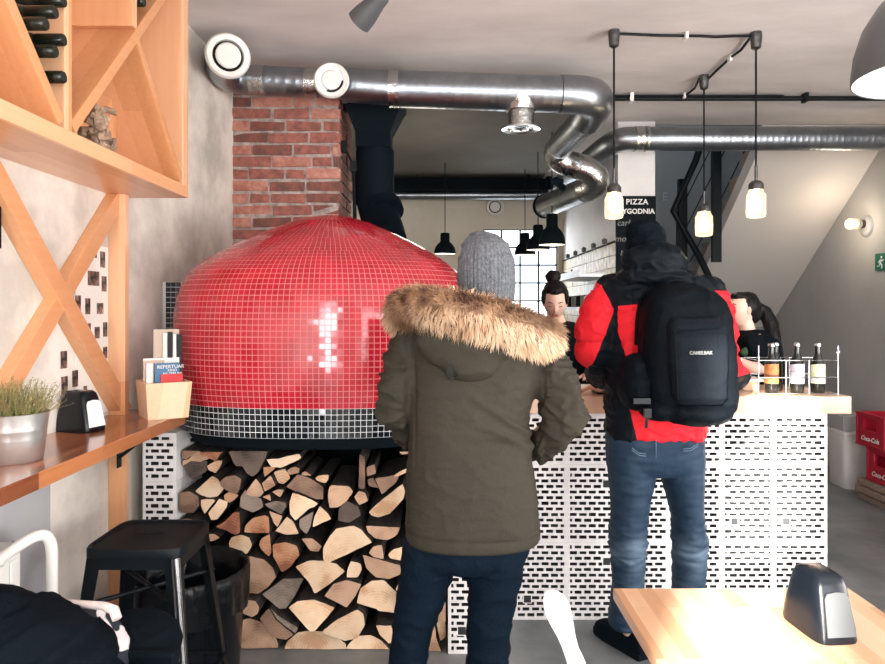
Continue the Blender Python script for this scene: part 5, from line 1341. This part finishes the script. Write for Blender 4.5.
wrL, wrR = P(415, 436, YM+.16), P(528, 448, YM+.10)
mb.limb([(shL, .05), (elL, .04), (wrL, .03)]); mb.limb([(shR, .05), (elR, .04), (wrR, .03)])
hand(mb, wrL, (.6, .5, -.6), (0, -1, 0), 1); hand(mb, wrR, (-.6, .5, -.6), (0, -1, 0), -1)
blob('body', mb, .0085, 'skin', mp_, 3)
# trousers
mb = MB()
def leg(mb, rows_, Y, n=2.1):
    loft(mb, [((X(a, Y)+X(b, Y))/2, Y+yo, z, (X(b, Y)-X(a, Y))/2, d) for z, a, b, d, yo in rows_], 28, n)
zz = lambda py: Z(py, YM)
loft(mb, [row(480, 418, 526, .13), row(520, 410, 530, .145), row(552, 404, 528, .14), row(562, 406, 524, .12)])
leg(mb, [(zz(535), 404, 470, .115, 0), (zz(560), 402, 458, .11, 0), (zz(575), 401, 452, .10, 0), (zz(600), 397, 443.5, .088, .0), (zz(627), 393, 434, .08, .01), (zz(664), 388, 426, .072, .02), (.20, 383, 420, .066, .03), (.09, 378, 418, .070, .035), (.05, 379, 417, .068, .035)], YM)
leg(mb, [(zz(535), 462, 530, .115, 0), (zz(560), 467, 524, .11, 0), (zz(592), 469, 517, .092, 0), (zz(617), 468, 511, .085, 0), (zz(664), 467, 508, .075, .01), (.20, 467, 506, .066, .01), (.09, 465, 508, .070, .01), (.05, 466, 507, .068, .01)], YM)
blob('trousers', mb, .008, 'navy', mp_, 5, lambda v, n: .007*(1-abs(nz(Vector((v.x, v.y, v.z*1.8)), 9, 2))*2)**2*(1 if v.z < .8 else .2))
for a, sd_ in ((la, -.25), (ra, .15)):
    mb = MB(); shoe(mb, Vector((a.x, a.y-.06, 0)), (sd_, 1, 0)); mb.build('shoe', ['blackcloth', 'matte_black'], mp_, 50)
# parka shell
mb = MB()
loft(mb, [row(318, 446, 522, .07), row(326, 428, 538, .10), row(338, 417, 545, .13), row(355, 411, 545, .145), row(380, 409, 538, .15), row(410, 409, 530, .15), row(440, 408, 529, .15), row(470, 406, 534, .155), row(500, 405, 538, .165), row(525, 405, 540, .17), row(536, 406, 540, .17)], 40, 2.4)
# hem dips in the middle
mb.limb([(P(430, 335, YM), .062), (P(412, 350, YM), .070), (P(400, 385, YM-.01), .066), (P(396, 404, YM-.01), .062), (P(404, 420, YM+.07), .055), (wrL, .048)])
mb.limb([(P(528, 345, YM), .066), (P(545, 368, YM-.01), .072), (P(560, 395, YM-.02), .070), (P(565, 418, YM-.03), .062), (P(558, 432, YM-.01), .055), (P(543, 442, YM+.06), .050), (wrR, .048)])
def parka_disp(v, n):
    a = 1-abs(nz(Vector((v.x*.7+v.z*.5, v.y, v.z*1.5)), 7, 1))*2.2
    b = 1-abs(nz(Vector((v.x, v.y, v.z*2.6)), 13, 6))*2.2
    arm = 1. if abs(v.x-.10) > .22 and v.z > Z(470, YM) else .22
    d = arm*(.014*max(0, a)**3+.010*max(0, b)**2.5)-.004
    f_ = nz(Vector((v.x*1.3+v.z*.9, v.y*.5, v.z*2.2-v.x*1.2)), 5.5, 21); d += .010*arm*(1-min(1, abs(f_)*7))**1.5
    d -= .006*math.exp(-((abs(v.x-.115)-.205)/.004)**2)*(1 if v.z > 1.0 and v.y < YM else 0)
    zs_ = Z(438, YM)
    d += .015*math.exp(-((v.z-(zs_+(v.x-.25)*-.55))/.018)**2)*max(0, min(1, (v.x-.12)/.12))*(1 if v.x < .33 else 0)
    zs2 = Z(425, YM)
    d += .012*math.exp(-((v.z-(zs2+(v.x-.25)*-.7))/.014)**2)*max(0, min(1, (v.x-.05)/.15))*(1 if v.x < .33 else 0)
    d -= .004*math.exp(-((v.z-Z(525, YM))/.003)**2)
    d -= .005*math.exp(-((v.z-Z(436, YM)-.06*(v.x-.1)**2)/.012)**2)*.6
    return d
blob('parka', mb, .0065, 'parka', mp_, 5, parka_disp)
mb = MB(); loft(mb, [row(524, 405.5, 540.5, .172), row(536, 405.5, 539, .174), row(538.5, 407, 537, .165)], 40, 2.4); blob('parka_hem', mb, .008, 'parka', mp_, 4)
# hood bag
mb = MB(); 
hb_ = P(466, 340, YM-.13)
mb.ell(hb_, (.155, .055, .10)); mb.ell(P(470, 355, YM-.135), (.10, .045, .085)); mb.ell(P(466, 318, YM-.03), (.19, .13, .045)); mb.ell(P(520, 335, YM-.09), (.09, .07, .06), rot=Matrix.Rotation(R(20), 3, 'Y'))
blob('hood', mb, .008, 'parka', mp_, 6, lambda v, n: .006*(1-abs(nz(Vector((v.x, v.y, v.z*1.4)), 10, 11))*2)**2)
mb = MB(); mb.box(P(447, 381, YM-.175), P(453.5, 366, YM-.165)); mb.tube([P(446, 374, YM-.18), P(450, 379, YM-.19), P(459, 377, YM-.185), P(456, 371, YM-.18)], .0035, 6); mb.build('hanging_loop', 'parkadark', mp_)
# dark collar piece behind neck
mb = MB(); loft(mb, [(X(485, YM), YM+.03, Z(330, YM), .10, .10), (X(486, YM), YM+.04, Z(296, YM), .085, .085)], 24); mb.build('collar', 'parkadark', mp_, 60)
# fur trim
cl = [P(420, 330, YM+.14), P(405, 316, YM+.06), P(405, 308, YM-.02), P(417, 306, YM-.10), P(436, 308, YM-.15), P(466, 313, YM-.175), P(496, 320, YM-.17), P(522, 328, YM-.145), P(537, 335, YM-.10), P(544, 337, YM-.02), P(541, 335, YM+.07), P(525, 338, YM+.14)]
def crv(pts, n):
    out = []; m_ = len(pts)
    for i in range(m_-1):
        p0, p1, p2, p3 = pts[max(i-1, 0)], pts[i], pts[i+1], pts[min(i+2, m_-1)]
        for j in range(n):
            t = j/n; out.append(.5*((2*p1)+(p2-p0)*t+(2*p0-5*p1+4*p2-p3)*t*t+(-p0+3*p1-3*p2+p3)*t**3))
    out.append(pts[-1]); return out
cp2 = crv(cl, 6); rr = [.038+.012*math.sin(PI*i/(len(cp2)-1)) for i in range(len(cp2))]
mb = MB(); mb.tube(cp2, rr, 20); ft = mb.build('fur_trim', 'fur', mp_, 80)
mbs = [MB(), MB()]
ctr = P(480, 300, YM)
for k in range(15000):
    i = rnd.uniform(0, len(cp2)-1.001); j = int(i); p = cp2[j].lerp(cp2[j+1], i-j); t = (cp2[j+1]-cp2[j]).normalized(); r_ = rr[j]
    a = Vector((0,0,1)); b = t.cross(a).normalized(); a = b.cross(t).normalized(); th = rnd.uniform(0, 2*PI)
    n = a*math.cos(th)+b*math.sin(th)
    root = p+n*r_*.93
    out_ = (p-ctr); out_.z = 0; out_.normalize()
    ln = rnd.uniform(.026, .052)
    d = (n*.75+Vector((0,0,-.75))*(.5+.5*(n.z < .4))+out_*.35+t*rnd.gauss(0, .28)+Vector((rnd.gauss(0,.18), rnd.gauss(0,.18), rnd.gauss(0,.18)))).normalized()
    clump = nz(p+n*.03, 30, 2); d = (d+t*clump*.9).normalized()
    m1 = root+d*ln*.5+n*.004; tip = root+d*ln+Vector((0,0,-.008))
    s_ = t*rnd.uniform(.0012, .0022); u = n.cross(t)*.001
    w_ = 1 if (n.z < .25 and rnd.random() < .8) else 0
    mbs[w_].add([root-s_, root+s_, m1+s_*.7+u, m1-s_*.7-u, tip], [(0,1,2,3), (3,2,4)])
for w_, nm in ((0, 'fur_guard_hair'), (1, 'pale_fur_fringe')):
    o = mbs[w_].build(nm, ['fur', 'fur_pale'][w_], ft, 180, fixn=False); o['kind'] = 'stuff'
# beanie
mb = MB(); B = lambda px_, py_, d=0: P(px_, py_, YM+.02+d)
rg = []
for py_, a, b, dd in ((300, 462, 514, .088), (292, 459, 515, .094), (283, 457.5, 515.5, .098), (272, 457.5, 515, .10), (262, 458.5, 514, .098), (253, 461, 511.5, .093), (245, 463, 508, .082), (239, 466, 503, .066), (235, 471, 497, .045), (233.5, 476, 489, .020)):
    ring = []
    for k in range(120):
        th = 2*PI*k/120; rx = (X(b, YM)-X(a, YM))/2; c_ = B((a+b)/2, py_); rib = 1+.012*math.sin(k*PI*.5*1.0)
        lump = 1+.05*nz(Vector((math.cos(th), math.sin(th), py_*.03)), 1.6, 3)*(1 if py_ < 270 else .2)
        ring.append(c_+Vector((rx*math.cos(th)*rib*lump, dd*math.sin(th)*rib*lump, 0)))
    rg.append(ring)
mb.rings(rg)
bn_ = blob('beanie', mb, .004, 'beanie', mp_, 1, lambda v, n: .0016*math.sin(math.atan2(v.y-YM-.02, v.x-X(486.5, YM))*46)+.006*(1-abs(nz(Vector((v.x*.5, v.y*.5, v.z*2.2)), 12, 4))*2)**3*max(0, min(1, (v.z-Z(265, YM))/.03)))

# ---------------- man in red and black jacket with backpack
YJ = 2.87
mj = thing('person', (X(655, YJ), YJ, 0), 'person from behind in a red and black down jacket and faded jeans at the bar', 'person')
def rowj(py, a, b, d, yo=0): return row(py, a, b, d, yo, YJ)
zj = lambda py: Z(py, YJ)
mb = MB()
hj = P(648, 254, YJ+.04)
head_verts(mb, hj, Matrix.Rotation(R(12), 3, 'Z'), .98); mb.cap(hj-Vector((0, .01, .08)), .058, P(652, 300, YJ), .065)
loft(mb, [rowj(292, 618, 700, .09), rowj(310, 612, 712, .11), rowj(360, 618, 706, .11), rowj(410, 616, 702, .11), rowj(440, 612, 700, .12)], n=2)
aL, aR = Vector((.815, YJ+.09, .10)), Vector((X(690, YJ), YJ+.06, .10))
mb.limb([(P(632, 450, YJ), .085), (Vector((X(629, YJ), YJ+.03, .52)), .055), (aL, .038)]); mb.limb([(P(682, 450, YJ), .085), (Vector((X(689, YJ), YJ+.03, .52)), .055), (aR, .038)])
wL = P(598, 384, YJ+.36); wR = P(725, 384, YJ+.36); wL.z = BZ+.045; wR.z = BZ+.045
mb.limb([(P(606, 300, YJ), .05), (P(597, 350, YJ+.03), .036), (wL, .028)]); mb.limb([(P(716, 300, YJ), .05), (P(724, 358, YJ), .045), (wR, .03)])
hand(mb, wL, (.25, .9, -.15), (0, 0, -1), 1, .19, .25); hand(mb, wR, (-.35, .9, -.15), (0, 0, -1), -1, .19, .25)
blob('body', mb, .0085, 'skin', mj, 2)
# jeans
mb = MB()
loft(mb, [rowj(425, 607, 702, .13), rowj(437, 606, 703, .14), rowj(455, 606.5, 703, .145), rowj(464, 607, 703, .135), rowj(472, 609, 702, .11)], 32)
leg(mb, [(zj(455), 606.5, 658, .125, 0), (zj(472), 608.6, 656, .12, 0), (zj(495), 611, 650, .105, 0), (zj(514), 612, 647, .095, .0), (zj(530), 610.5, 646, .09, 0), (zj(547), 610.5, 645, .088, .0), (zj(570), 613, 644.5, .082, .01), (zj(588), 614, 644.5, .08, .02), (.24, 613, 644, .08, .04), (.16, 613, 643, .085, .06), (.13, 613.5, 642.5, .08, .06)], YJ)
leg(mb, [(zj(455), 654, 703, .125, 0), (zj(472), 660, 702.5, .12, 0), (zj(495), 667, 702, .105, 0), (zj(514), 672, 702, .095, .0), (zj(530), 674, 704, .09, 0), (zj(555), 674, 705.5, .086, .0), (zj(588), 674.5, 705.5, .08, .02), (.24, 674.5, 706, .08, .02), (.12, 674, 707, .085, .03), (.07, 675, 706, .08, .03)], YJ)
def jd(v, n):
    w_ = math.exp(-((v.z-zj(542))/.10)**2)+.6*math.exp(-((v.z-.12)/.06)**2)+.25
    return w_*.009*(1-abs(nz(Vector((v.x*.6, v.y*.5, v.z*2.6)), 13, 7))*2.2)**2
def jp(v):
    f = math.exp(-((v.z-zj(548))/.055)**2)*.55+.22*math.exp(-((v.z-zj(590))/.08)**2)+.10
    c_ = math.exp(-((v.x-.80)/.05)**2)+math.exp(-((v.x-1.04)/.05)**2)
    return max(0, min(1, f*(.35+.65*min(1, c_))*(1+1.1*nz(Vector((v.x*.8, v.y, v.z*3.2)), 16, 3))))
blob('jeans', mb, .0065, 'jeansfade', mj, 3, jd, jp)
mb = MB()
for a, b in (((632, 448), (646, 454)), ((683, 449), (698, 444))):
    for dz in (0, 2.2): mb.tube([P(a[0], a[1]+dz, YJ-.146), P((a[0]+b[0])/2, (a[1]+b[1])/2+2+dz, YJ-.15), P(b[0], b[1]+dz, YJ-.142)], .0015, 5)
mb.tube([P(656, 440, YJ-.148), P(656, 462, YJ-.14)], .0015, 5)
mb.build('seam_stitching', 'denimfade', mj)
mb = MB(); shoe(mb, Vector((X(645, 2.9), 2.89, 0)), (-.44, .9, 0), .31, h=.15); mb.build('shoe', ['blackcloth', 'matte_black'], mj, 50)
mb = MB(); shoe(mb, Vector((X(690, YJ), YJ-.02, 0)), (.2, 1, 0), .30); mb.build('shoe', ['blackcloth', 'matte_black'], mj, 50)
# jacket
mb = MB()
loft(mb, [rowj(272, 622, 694, .08, .01), rowj(282, 606, 706, .11), rowj(295, 602, 716, .135), rowj(320, 604, 722, .15), rowj(350, 605, 722, .155), rowj(380, 606, 718, .155), rowj(410, 606.5, 708, .15), rowj(428, 607, 704, .15), rowj(436, 609, 702, .148)], 40, 2.4)
mb.limb([(P(614, 294, YJ+.02), .082), (P(603, 311, YJ+.01), .090), (P(597, 332, YJ-.0), .086), (P(595, 350, YJ+.01), .078), (P(600, 361, YJ+.08), .070), (wL+Vector((-.01, -.10, .05)), .055)])
mb.limb([(P(706, 296, YJ+.02), .082), (P(713, 318, YJ+.01), .088), (P(716, 345, YJ), .085), (P(719, 362, YJ+.05), .070), (wR+Vector((.01, -.10, .05)), .055)])
mb.ell(P(655, 262, YJ-.06), (.135, .10, .085)); mb.ell(P(654, 278, YJ-.04), (.16, .12, .05))
def img(v):
    """where the cloth point lies in the tailor's layout, in picture-scaled units at the body's own depth"""
    return 442.5+v.x*F/YJ, 307-(v.z-CAMZ)*F/YJ
def jpanel(v):
    u, w_ = img(v)
    red = -1.
    # left sleeve outside: red; yoke above black; underside black
    d_y = w_-286-(u-600)*.9 if u < 640 else 1      # below the yoke line
    edge = 609-(w_-311)*.37 if w_ > 311 else 600+(w_-286)*.36
    s1 = min(edge-u, w_-280, 378-w_)/4
    # back panel
    s2 = min(u-(612+max(0, (w_-330))*.25), w_-(306-(u-612)*.1), 650-u, 372-w_)/4
    # right shoulder / sleeve
    s3 = min(u-(708+(w_-290)*.32), w_-(291-(0)), 378-w_)/4
    # hem
    s4 = min(w_-(404-(u-625)*.02), u-(621+(w_-404)*.25))/4
    return max(s1, s2, s3, s4)
def jdisp(v, n):
    u, w_ = img(v)
    b = abs(math.sin((w_-290)*PI/26)) if abs(u-655) > 30 else 0
    return .009*b**.6-.006+.010*(1-abs(nz(Vector((v.x, v.y, v.z*1.6)), 14, 5))*2.2)**2
blob('down_jacket', mb, .0065, 'jacket', mj, 4, jdisp, jpanel)
# hat
mb = MB(); mb.ell(P(646, 244, YJ+.03), (.083, .10, .105)); mb.ell(P(642, 232, YJ+.03), (.068, .085, .055)); mb.ell(P(655, 262, YJ-.06), (.128, .09, .08))
blob('hood_and_cap', mb, .007, 'blackcloth', mj, 5, lambda v, n: .005*(1-abs(nz(Vector((v.x, v.y, v.z*2)), 13, 9))*2)**2)
# backpack
bp = thing('backpack', P(682, 430, YJ-.3), 'black backpack with grey lettering on the back of the person in red', 'backpack')
mb = MB(); YP = YJ-.23
def rp(py, a, b, d, yo=0): return row(py, a, b, d, yo, YP)
loft(mb, [rp(284, 662, 694, .07, .03), rp(292, 652, 710, .10), rp(304, 645, 722, .12), rp(320, 642, 727, .125), rp(350, 641, 730.5, .13), rp(380, 642, 731.5, .13), rp(400, 645, 732, .13), rp(412, 650, 728, .11)], 40, 3.4)
blob('main_compartment', mb, .007, 'blacknylon', bp, 5, lambda v, n: .005*(1-abs(nz(v, 11, 3))*2)**2)
mb = MB(); YQ = YP-.13
loft(mb, [row(318, 672, 721, .04, .02, YQ), row(326, 668, 724, .05, 0, YQ), row(360, 668, 725, .055, 0, YQ), row(396, 672, 724, .055, 0, YQ), row(404, 676, 722, .04, .01, YQ)], 36, 4); blob('front_pocket', mb, .006, 'charcoal', bp, 4, lambda v, n: .003*(1-abs(nz(v, 15, 1))*2)**2)
mb = MB(); loft(mb, [row(331, 673, 720, .006, -.056, YQ), row(333, 673, 720, .006, -.056, YQ)], 20, 4); mb.tube([P(673, 331, YQ-.055), P(720, 328, YQ-.05)], .004, 6); mb.tube([P(675, 331, YQ-.055), P(678, 400, YQ-.054)], .0025, 6); mb.tube([P(718, 331, YQ-.05), P(717, 398, YQ-.05)], .0025, 6); mb.tube([P(677, 372, YQ-.058), P(718, 372, YQ-.052)], .002, 6); mb.build('zip', 'matte_black', bp)
mb = MB(); mb.ell(P(637, 385, YP+.02), (.075, .10, .10)); mb.ell(P(637, 368, YP+.02), (.06, .08, .06)); blob('side_pouch', mb, .007, 'blacknylon', bp, 5, lambda v, n: .005*(1-abs(nz(v, 14, 8))*2)**2)
mb = MB(); mb.ell(P(692, 410, YP-.04), (.150, .13, .058), rot=Matrix.Rotation(R(3), 3, 'Y')); mb.ell(P(660, 408, YP-.03), (.08, .10, .05)); mb.ell(P(720, 403, YP-.02), (.06, .09, .055)); blob('lower_pouch', mb, .007, 'blacknylon', bp, 5, lambda v, n: .004*(1-abs(nz(v, 12, 12))*2)**2)
for pts in ([(647, 292), (640, 300), (637, 320), (636, 345)], [(713, 292), (722, 302), (729, 325), (731, 345)]):
    mb = MB(); mb.tube([P(a, b, YJ-.14) for a, b in pts], .016, 8, flat=.4); mb.build('shoulder_strap', 'blacknylon', bp, 60)
mb = MB(); mb.tube(bez(P(662, 290, YP), P(664, 277, YP-.02), P(688, 277, YP-.02), P(690, 290, YP)), .007, 8); mb.build('haul_loop', 'blacknylon', bp, 60)
mb = MB(); mb.box(P(645, 418, YP-.12), P(650, 408, YP-.10)); mb.tube([P(647, 418, YP-.11), P(646, 428, YP-.11)], .006, 6); mb.box(P(634, 404, YP-.09), P(650, 398, YP-.08)); mb.build('buckle', 'black_plastic', bp)
text('logo_lettering', 'CAMELBAK', .017, M['chalk2'] if 'chalk2' in M else 'chalk', P(701, 353, YQ-.061), Matrix.Rotation(R(4), 3, 'Z') @ FACE_CAM, bp, bold=.0004, extrude=.002)

# ---------------- woman with the bun behind the bar
YW = 3.98
w1 = thing('person', (X(556, YW), YW, 0), 'person with dark hair in a bun and black top looking down behind the bar', 'person')
hw1 = P(555, 301.5, YW)
rt = Matrix.Rotation(R(172), 3, 'Z') @ Matrix.Rotation(R(-24), 3, 'X')
mb = MB(); head_verts(mb, hw1, rt, .93); mb.cap(hw1+Vector((0, .03, -.06)), .045, P(562, 338, YW+.05), .055)
def roww(py, a, b, d, yo=0): return row(py, a, b, d, yo, YW)
loft(mb, [roww(330, 545, 582, .07, .05), roww(345, 535, 596, .09, .05), roww(385, 540, 592, .09, .05), (X(566, YW), YW+.08, .95, .15, .11)], n=2)
lb1 = [(Vector((X(560, YW)-.08, YW+.08, .95)), .08), (Vector((X(560, YW)-.09, YW+.08, .5)), .055), (Vector((X(560, YW)-.09, YW+.09, .08)), .038)]
mb.limb(lb1); mb.limb([(p+Vector((.19, 0, 0)), r_) for p, r_ in lb1])
wr1, wr2 = P(548, 385, YW-.22), P(592, 384, YW-.22); wr1.z = wr2.z = BZ+.06; wr1.y = wr2.y = 3.74
mb.limb([(P(540, 338, YW+.05), .045), (P(530, 380, YW), .036), (wr1, .027)]); mb.limb([(P(590, 338, YW+.05), .045), (P(602, 380, YW), .036), (wr2, .027)])
hand(mb, wr1, (.3, -.9, -.1), (0, 0, -1), 1, .175, .2); hand(mb, wr2, (-.3, -.9, -.1), (0, 0, -1), -1, .175, .2)
blob('body', mb, .006, 'skinpale', w1, 1); face_bits(w1, hw1, rt, .93)
mb = MB()
loft(mb, [roww(322, 550, 576, .055, .055), roww(328, 543, 583, .09, .05), roww(336, 536, 592, .11, .05), roww(360, 534, 597, .12, .05), roww(390, 538, 594, .12, .05), (X(566, YW), YW+.08, .90, .17, .13)])
mb.limb([(P(540, 340, YW+.05), .062), (P(529, 380, YW), .055), (wr1+Vector((0, .07, .02)), .045)]); mb.limb([(P(592, 340, YW+.05), .062), (P(604, 380, YW), .055), (wr2+Vector((0, .07, .02)), .045)])
blob('black_top', mb, .009, 'blackcloth', w1, 4, lambda v, n: .006*(1-abs(nz(v, 9, 3))*2)**2)
mb = MB(); a_ = Vector((X(563, YW), YW+.08, 0)); loft(mb, [(a_.x, a_.y, .95, .17, .13), (a_.x, a_.y, .7, .18, .14), (a_.x, a_.y, .04, .17, .13)]); mb.build('trousers', 'blackcloth', w1, 60)
mb = MB(); f = lambda x, y, z: hw1+rt @ Vector((x, y, z))
rl_ = rt.to_3x3()
mb.ell(f(0, -.022, .032), (.076, .082, .088), rot=rl_); mb.ell(f(0, .012, .085), (.060, .062, .026), rot=rl_); mb.ell(f(.064, .0, .030), (.014, .05, .045), rot=rl_); mb.ell(f(-.064, .0, .030), (.014, .05, .045), rot=rl_)
bun = P(553, 277, YW+.04); mb.ell(bun, (.043, .043, .040)); mb.ell(bun+Vector((.02, 0, .012)), (.024, .026, .024)); mb.ell(bun+Vector((-.022, 0, .0)), (.024, .026, .024))
blob('hair', mb, .005, 'hair', w1, 2, lambda v, n: .004*(1-abs(nz(v, 34, 3))*2)**2)
mb = MB()
for k in range(26):
    a = rnd.uniform(0, 2*PI); b0_ = bun+Vector((math.cos(a)*.035, 0, math.sin(a)*.03)); mb.tube([b0_, b0_+Vector((math.cos(a)*.015, rnd.uniform(-.01,.01), math.sin(a)*.014+.004))], [.0022, .0006], 4)
mb.tube([f(-.07, .0, .03), P(539, 298, YW), P(537.5, 302, YW)], .003, 5); mb.build('loose_hair', 'hair', w1)

# ---------------- woman with the ponytail
YV = 3.95
w2 = thing('person', (X(757, YV), YV, 0), 'person with dark ponytail in a black t-shirt turned to the left behind the bar', 'person')
hw2 = P(742.5, 309.5, YV)
rt2 = Matrix.Rotation(R(97), 3, 'Z') @ Matrix.Rotation(R(5), 3, 'X')
def rowv(py, a, b, d, yo=0): return row(py, a, b, d, yo, YV)
mb = MB(); head_verts(mb, hw2, rt2, .87); mb.cap(hw2+Vector((.012, 0, -.05)), .040, P(750, 340, YV), .046)
loft(mb, [rowv(333, 738, 768, .09), rowv(345, 736, 776, .14), rowv(385, 738, 778, .12), (X(760, YV), YV, .95, .12, .14)], n=2)
lb2 = [(Vector((X(760, YV), YV-.08, .95)), .08), (Vector((X(758, YV), YV-.09, .5)), .055), (Vector((X(758, YV), YV-.09, .08)), .038)]
mb.limb(lb2); mb.limb([(p+Vector((.02, .18, 0)), r_) for p, r_ in lb2])
elb = P(757, 374, YV-.20); wrv = P(737, 361, YV-.28)
mb.limb([(P(754, 344, YV-.12), .044), (P(760, 368, YV-.17), .038), (P(752, 368, YV-.22), .035), (wrv, .024)])
hand(mb, wrv, (-.9, -.1, .25), (0, -.3, -1), -1, .17, .35)
mb.limb([(P(754, 344, YV+.13), .044), (P(756, 378, YV+.12), .035), (P(735, 372, YV+.02), .026)]); hand(mb, P(735, 372, YV+.02), (-.9, -.2, 0), (0, 0, -1), 1, .17, .35)
blob('body', mb, .006, 'skinpale', w2, 1); face_bits(w2, hw2, rt2, .87)
mb = MB(); loft(mb, [rowv(330, 742, 763, .06), rowv(335, 734, 770, .10), rowv(342, 733, 777, .15), rowv(365, 735, 780, .15), rowv(390, 737, 781, .13), (X(760, YV), YV, .90, .14, .16)])
mb.limb([(P(752, 343, YV-.12), .058), (P(760, 362, YV-.16), .055)]); mb.limb([(P(754, 344, YV+.13), .058), (P(756, 366, YV+.13), .055)])
blob('t_shirt', mb, .008, 'blackcloth', w2, 4, lambda v, n: .005*(1-abs(nz(v, 10, 5))*2)**2)
mb = MB(); mb.ell(P(750, 352, YV-.150), (.055, .014, .030)); mb.build('shirt_print', 'tee_green', w2, 60)
mb = MB(); loft(mb, [(X(759, YV), YV, .95, .14, .17), (X(759, YV), YV, .7, .14, .18), (X(759, YV), YV, .04, .12, .17)]); mb.build('trousers', 'blackcloth', w2, 60)
mb = MB(); f2 = lambda x, y, z: hw2+rt2 @ Vector((x, y, z)); r3 = rt2.to_3x3()
mb.ell(f2(0, -.026, .022), (.071, .074, .084), rot=r3); mb.ell(f2(0, .018, .070), (.050, .056, .030), rot=r3); mb.ell(f2(0, -.06, -.02), (.05, .05, .06), rot=r3)
t0 = P(759, 306, YV); mb.limb([(t0, .022), (P(765, 312, YV), .036), (P(771, 325, YV-.02), .042), (P(774, 340, YV-.05), .036), (P(777, 356, YV-.07), .018)])
blob('hair', mb, .0055, 'hair', w2, 2, lambda v, n: .003*(1-abs(nz(Vector((v.x*2, v.y, v.z*.4)), 30, 3))*2)**2)
mb = MB(); mb.lathe([(.023, -.004), (.026, 0), (.023, .004)], P(739, 362, YV-.275), 16, 0, (-1, 0, .3)); mb.build('hair_tie_bracelet', 'matte_black', w2)
